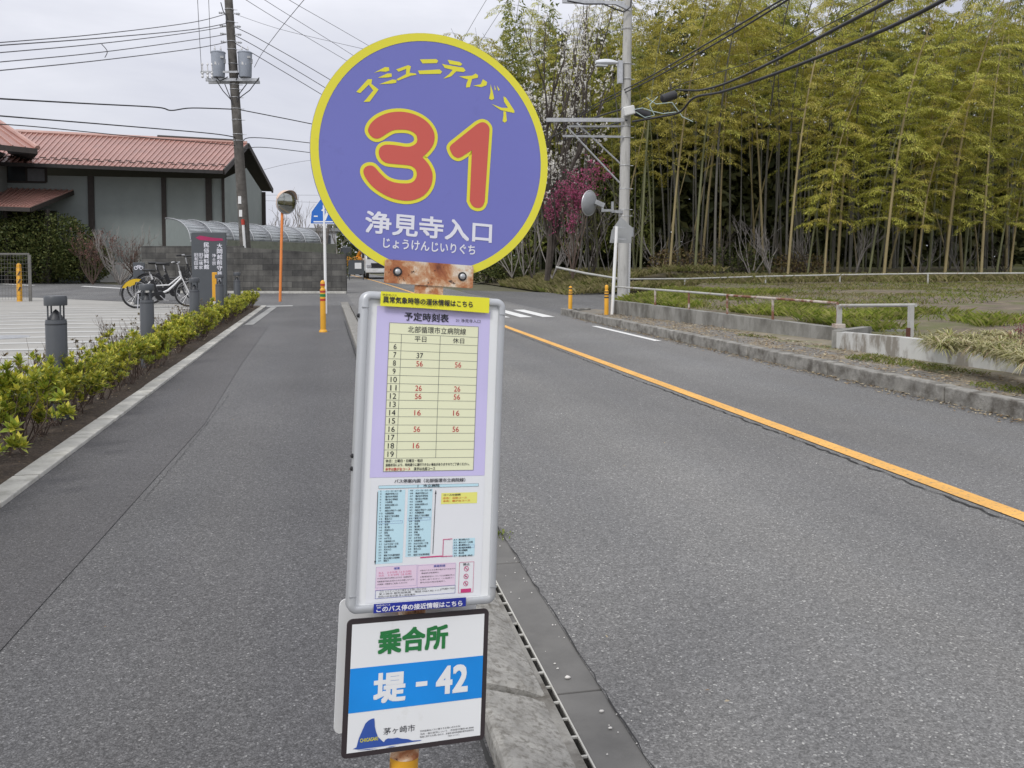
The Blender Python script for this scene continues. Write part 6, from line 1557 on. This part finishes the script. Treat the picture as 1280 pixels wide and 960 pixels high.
def bamboo(seed, H, c0, rad, lean, bend, wid, lm, cm, dens=1.15, step=.55, lw=.88):
    r = random.Random(seed); t = thing('bamboo', 'x', 'bamboo', (0, 0, 0)); bd = Vector((1, 0, 0)); b = MB(); lf = MB()
    def cp_(f): return Vector((0, 0, H * f * (1 - .06 * bend * f * f))) + bd * (lean * H * f + bend * .16 * H * f ** 3.2)
    pts = [cp_(i / 16) for i in range(17)]; b.tube(pts, [rad * (1 - .85 * (i / 16) ** 1.2) for i in range(17)], 7, False); b.build('culm', cm, t, smooth='all')
    z = c0; br = MB()
    while z < .99:
        p = cp_(z); f = (z - c0) / (1 - c0); L = wid * (.55 + .70 * math.sin(PI * min(1, .18 + .72 * f))) * (1 if f < .8 else 1.3 - f * .4)
        a0 = r.uniform(0, 6.28)
        for k in range(r.choice((2, 2, 3))):
            a = a0 + k * 2.3 + r.uniform(-.5, .5); o = Vector((math.cos(a), math.sin(a), 0)); side0 = Vector((-o.y, o.x, 0)); l = L * r.uniform(.55, 1.15); rise = r.uniform(.25, .55)
            def at_(s_): return p + o * (l * s_) + Vector((0, 0, l * (rise * s_ - .62 * s_ * s_)))
            br.tube([at_(s_) for s_ in (0, .35, .7, 1)], [.011, .007, .004, .002], 3, False)
            ns = max(8, int(l / .036 * dens))
            for s2 in range(ns):
                s_ = .16 + .88 * (s2 + r.random()) / ns; c_ = at_(s_); w_ = .30 * l * (s_ ** .6) * (1.15 - s_ * .85)
                for m_ in range(4):
                    q = r.uniform(-1, 1); dr = (o * r.uniform(.2, 1) + side0 * (q * .9) + Vector((0, 0, r.uniform(-.95, -.05)))).normalized()
                    lf.leaf(c_ + side0 * (q * w_) + Vector((0, 0, r.uniform(-.07, .03) - abs(q) * w_ * .4)), dr, Vector((r.uniform(-.4, .4), r.uniform(-.4, .4), 1)), r.uniform(.12, .20) * lw, r.uniform(.026, .04) * lw, .003)
        z += step / H * r.uniform(.75, 1.3)
    br.build('branches', cm, t); lf.build('foliage', lm, t); return t
BP = {'low': [bamboo(61, 14.5, .20, .070, .07, .8, 1.75, M['bam'], M['culm_yellow']), bamboo(63, 12.0, .24, .055, .12, 1.1, 1.55, M['bam'], M['culm_green']), bamboo(64, 10.5, .26, .055, .06, 1.4, 1.5, M['bam_gold'], M['culm_yellow'])],
      'high': [bamboo(62, 18.0, .38, .065, .00, 1.0, 1.8, M['bam'], M['culm_grey'], .9), bamboo(68, 16.5, .34, .06, .05, 1.0, 1.7, M['bam_gold'], M['culm_green'], .9), bamboo(69, 15.0, .40, .06, .08, .9, 1.6, M['bam_gold'], M['culm_yellow'], .9)],
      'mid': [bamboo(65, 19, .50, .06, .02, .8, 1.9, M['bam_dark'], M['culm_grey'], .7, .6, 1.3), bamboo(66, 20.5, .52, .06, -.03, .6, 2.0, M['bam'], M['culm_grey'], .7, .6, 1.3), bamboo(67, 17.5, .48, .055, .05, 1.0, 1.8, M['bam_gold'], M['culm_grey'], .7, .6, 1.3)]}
# rows: front individuals by photo column, then deeper rows
front = [(800, 37.5, 'high', 1), (836, 37, 'high', 2), (868, 36.8, 'high', 1), (893, 36.4, 'high', 0), (955, 40.5, 'high', 0), (984, 37.2, 'high', 2), (1008, 37.8, 'low', 1), (1030, 37.0, 'low', 2), (1046, 38.0, 'low', 0), (1062, 38.6, 'high', 0), (1085, 36.9, 'low', 1), (1104, 35.6, 'low', 0), (1126, 37.6, 'low', 1), (1146, 36.4, 'low', 2), (1160, 38.4, 'high', 1), (1180, 37.0, 'low', 0), (1204, 38.2, 'low', 1), (1226, 36.6, 'low', 0), (1244, 37.4, 'low', 1), (1262, 37.6, 'low', 2), (1290, 37, 'low', 0), (1325, 37.4, 'high', 1), (1360, 37, 'low', 1)]
LM = ['just right of the concrete pole', 'under the splice boxes', 'behind the rusted handrail', 'in the middle of the grove edge', 'above the short pale handrail', 'near the right edge of the photo']
cntr = {}
for px, Y_, ty, k in front:
    q = D(px, 350, Y_); z_ = LM[min(5, max(0, int((px - 790) / 85)))]; cntr[z_] = cntr.get(z_, 0) + 1
    lb = f'{ORD[cntr[z_] - 1]} front row bamboo from the left {z_}'
    place(BP[ty][k], (q.x, Y_, .3), R.uniform(-1.1, .6), R.uniform(.95, 1.12), lb, 'bamboo', 'bamboos of the front row of the grove')
tier = [('second row', 40.6, 1.6, (13.5, 38)), ('third row', 44.5, 2.1, (13, 40)), ('fourth row', 48.0, 2.1, (12.8, 43)), ('back row', 52.5, 2.2, (12.5, 47))]
for name_, Y_, stp, (xa, xb) in tier:
    x = xa
    while x < xb:
        q_ = Vector((x, Y_, 1.35)) - CAM; px = PCX + FPX * q_.dot(RT) / q_.dot(FW)
        s = R.uniform(.85, 1.1)
        if px < 800: s *= .74 if 690 < px else .86
        if px < 612 or px > 1420: x += stp; continue
        sdl = 'left of the concrete pole' if px < 778 else 'right of the concrete pole'
        lb = f'shaded bamboo in the {name_} of the grove {sdl}'
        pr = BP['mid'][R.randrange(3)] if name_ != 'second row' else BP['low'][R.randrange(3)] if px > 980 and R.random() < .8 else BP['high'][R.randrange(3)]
        place(pr, (x + R.uniform(-.5, .5), Y_ + R.uniform(-1, 1), .7), R.uniform(0, 6.28), s, lb, 'bamboo', f'bamboos of the {name_} of the grove {sdl}')
        x += stp * R.uniform(.75, 1.25)
for k, (px, Y_, s) in enumerate(((606, 60, .86), (618, 58, .95), (632, 61, 1.0), (612, 64, .9), (640, 64, 1.05), (652, 60, 1.0), (668, 62, .98), (646, 56, .9), (625, 66, 1.05), (682, 64, .95), (615, 55, .85), (660, 55, .9), (638, 55, .95), (676, 56, .95))):
    q = D(px, 350, Y_); place(BP['mid'][2 if k % 3 else 1], (q.x, Y_, .5), R.uniform(0, 6.28), s, f'{ORD[k]} tall bamboo at the left end of the grove beside the round board', 'bamboo', 'tall bamboos at the left end of the grove')
# far mass of the wood behind the rows
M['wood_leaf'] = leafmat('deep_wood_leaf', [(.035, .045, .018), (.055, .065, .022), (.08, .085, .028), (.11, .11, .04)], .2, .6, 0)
b = MB(); r = random.Random(71)
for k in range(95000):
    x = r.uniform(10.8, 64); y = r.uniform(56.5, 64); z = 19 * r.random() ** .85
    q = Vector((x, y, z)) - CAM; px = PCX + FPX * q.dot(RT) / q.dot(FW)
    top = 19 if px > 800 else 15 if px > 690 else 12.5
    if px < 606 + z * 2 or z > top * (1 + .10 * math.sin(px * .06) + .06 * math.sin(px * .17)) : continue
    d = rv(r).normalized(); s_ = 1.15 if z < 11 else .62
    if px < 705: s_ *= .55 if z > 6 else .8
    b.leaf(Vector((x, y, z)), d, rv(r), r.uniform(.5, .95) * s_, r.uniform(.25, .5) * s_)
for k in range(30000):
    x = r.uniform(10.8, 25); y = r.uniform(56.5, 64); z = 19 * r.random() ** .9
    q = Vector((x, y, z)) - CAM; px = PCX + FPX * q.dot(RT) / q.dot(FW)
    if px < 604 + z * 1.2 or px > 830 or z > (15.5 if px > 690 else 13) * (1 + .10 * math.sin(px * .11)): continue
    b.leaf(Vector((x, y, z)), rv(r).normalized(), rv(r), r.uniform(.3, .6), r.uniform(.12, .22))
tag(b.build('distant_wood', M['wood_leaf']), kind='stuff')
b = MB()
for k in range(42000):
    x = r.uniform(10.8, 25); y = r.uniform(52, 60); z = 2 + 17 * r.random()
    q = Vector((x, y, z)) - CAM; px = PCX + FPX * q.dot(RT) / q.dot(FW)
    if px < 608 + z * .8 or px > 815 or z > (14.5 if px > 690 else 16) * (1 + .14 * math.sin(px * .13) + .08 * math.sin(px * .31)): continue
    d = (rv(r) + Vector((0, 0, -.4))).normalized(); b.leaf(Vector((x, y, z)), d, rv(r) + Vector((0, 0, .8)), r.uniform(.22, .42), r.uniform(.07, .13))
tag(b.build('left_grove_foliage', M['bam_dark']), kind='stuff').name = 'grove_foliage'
# dead culms and saplings in the shade under the grove
cul = MB
def culm_proto(seed, H, rad, lean, m):
    r = random.Random(seed); b = MB(); az = r.uniform(0, 6.28); b.tube([(lean * H * f * math.cos(az) + .25 * math.sin(f * 3 + seed), lean * H * f * math.sin(az), H * f) for f in [i / 8 for i in range(9)]], [rad * (1 - .5 * i / 8) for i in range(9)], 6, False)
    return tag(b.build('bamboo_culm', m, None, smooth='all'), 'x', 'bamboo culm')
CU = [culm_proto(81, 9, .05, .10, M['culm_grey']), culm_proto(82, 10, .055, .03, M['culm_grey']), culm_proto(83, 8, .05, .18, M['culm_yellow']), culm_proto(84, 9, .045, .06, M['culm_green'])]
usedc = set()
for k in range(44):
    px = R.uniform(640, 1290); Y_ = R.uniform(38.5, 50); q = D(px, 350, Y_); o = CU[k % 4]
    if o.name in usedc: o = o.copy(); C.objects.link(o)
    usedc.add(o.name); o.location = (q.x, Y_, .5); o.rotation_euler = (R.uniform(-.06, .06), R.uniform(-.06, .06), R.uniform(0, 6.28)); s = R.uniform(.8, 1.15); o.scale = (s, s, s)
    sd_ = 'left of the concrete pole' if px < 778 else 'behind the rusted handrail' if px < 1050 else 'at the right of the photo'
    o['label'] = f'bare leaning bamboo culm in the shade of the grove {sd_}'; o['category'] = 'bamboo culm'; o['group'] = f'bare culms under the grove {sd_}'
# leafless undergrowth
UG = [(905, 39, 2.8), (940, 38.6, 3.2), (965, 38.4, 3.0), (990, 39, 2.6), (1015, 39.2, 2.6), (1068, 38, 3.4), (870, 39, 2.6), (1150, 39.5, 2.4), (1200, 39.5, 2.4), (1250, 39, 2.6), (820, 39.5, 3.0), (640, 44, 4.5), (665, 42, 5.0), (690, 40.5, 4.6), (715, 41, 4.4), (740, 39.5, 4.2), (760, 40, 4.4), (655, 48, 6.5), (705, 46, 6.5), (735, 45, 6.0)]
for k, (px, Y_, h) in enumerate(UG):
    q = D(px, 350, Y_); zone = 'left of the concrete pole' if px < 778 else 'right of the concrete pole'
    kk = sum(1 for u in UG if (u[0] < 778) == (px < 778) and u[0] < px)
    bare(f'{ORD[kk] if kk < 12 else "last"} leafless undergrowth shrub from the left along the grove {zone}', (q.x, Y_, .5), h, 90 + k, M['twig_grey'] if k % 3 else M['bark_dark'], nst=4, rad=.03, depth=4 if px < 778 else 3, spread=.5, group='leafless undergrowth at the grove edge')
# flowering trees
M['petal_white'] = leafmat('white_blossom', [(.80, .78, .72), (.85, .84, .80), (.74, .70, .62)], .3, .6, 0)
M['petal_pink'] = leafmat('pink_blossom', [(.44, .09, .20), (.54, .14, .27), (.35, .06, .15), (.62, .26, .38)], .3, .6, 0)
def blossom(name, label, base, h, seed, m, n, fs, nst=2, spread=.22, up=.35, zmin=0, lim=None, rad=.13):
    r = random.Random(seed); t = thing(name, label, 'tree', base); b = MB(); tips = []
    for k in range(nst):
        a = r.uniform(0, 6.28); grow(b, r, base, (math.cos(a) * spread, math.sin(a) * spread, 1), h * .36, rad, 5, tips, .5, up, 4, .70, (2, 3), .14)
    b.build('trunk', M['bark_dark'] if 'white' in label else M['twig'], t); lf = MB(); good = [x for x in tips if x[2] <= 3 and x[0].z > zmin]
    for k in range(n):
        p, d, _ = r.choice(good); p = p + rv(r, .16)
        for j in range(4): lf.leaf(p, (rv(r) + Vector((0, 0, .3))).normalized(), rv(r), fs, fs * .7)
    lf.build('blossom', m, t); return t
q = D(684, 350, 37.5); blossom('blossom_tree', 'tall tree covered in white blossom just right of the round board', (q.x, 37.5, .5), 10.2, 103, M['petal_white'], 1900, .10, nst=6, spread=.26, zmin=3.2)
q = D(716, 350, 36.5); blossom('plum_tree', 'small tree with bright pink blossom left of the concrete pole', (q.x, 36.5, .6), 4.5, 105, M['petal_pink'], 1300, .065, nst=4, spread=.25, zmin=2.6, rad=.05)
q = G(612, 352); bush('dark rounded bush at the foot of the grove beside the round board', (D(608, 350, 52).x, 52, 0), 1.5, 1.3, 1.1, 3500, M['box_leaf'], 106, .16)
q = G(640, 352); bush('low dark evergreen bush at the left foot of the grove', (D(640, 350, 50).x, 50, .2), 1.6, 1.3, .8, 3000, M['box_leaf'], 107, .15)
for k, (px, Y_, rx, rz) in enumerate(((850, 39, 1.6, .8), (925, 39.5, 1.8, .9), (1000, 39, 1.5, .7))):
    bush(f'{ORD[k]} dull green weedy bush from the left along the field rail', (D(px, 350, Y_).x, Y_, .35), rx, 1.0, rz, 1400, M['dull_leaf'] if k != 1 else M['olive_leaf'], 110 + k, .14)
# distant tree belt across the far end of the road
b = MB(); r = random.Random(77)
for k in range(9000):
    x = r.uniform(-60, 12); y = r.uniform(125, 135); hh = 5 + 2.2 * math.sin(x * .21) + 1.3 * math.sin(x * .63 + 1); z = hh * r.random() ** .8
    b.leaf(Vector((x, y, z)), rv(r).normalized(), rv(r), .9, .5)
tag(b.build('distant_tree_belt', M['olive_leaf']), kind='stuff')
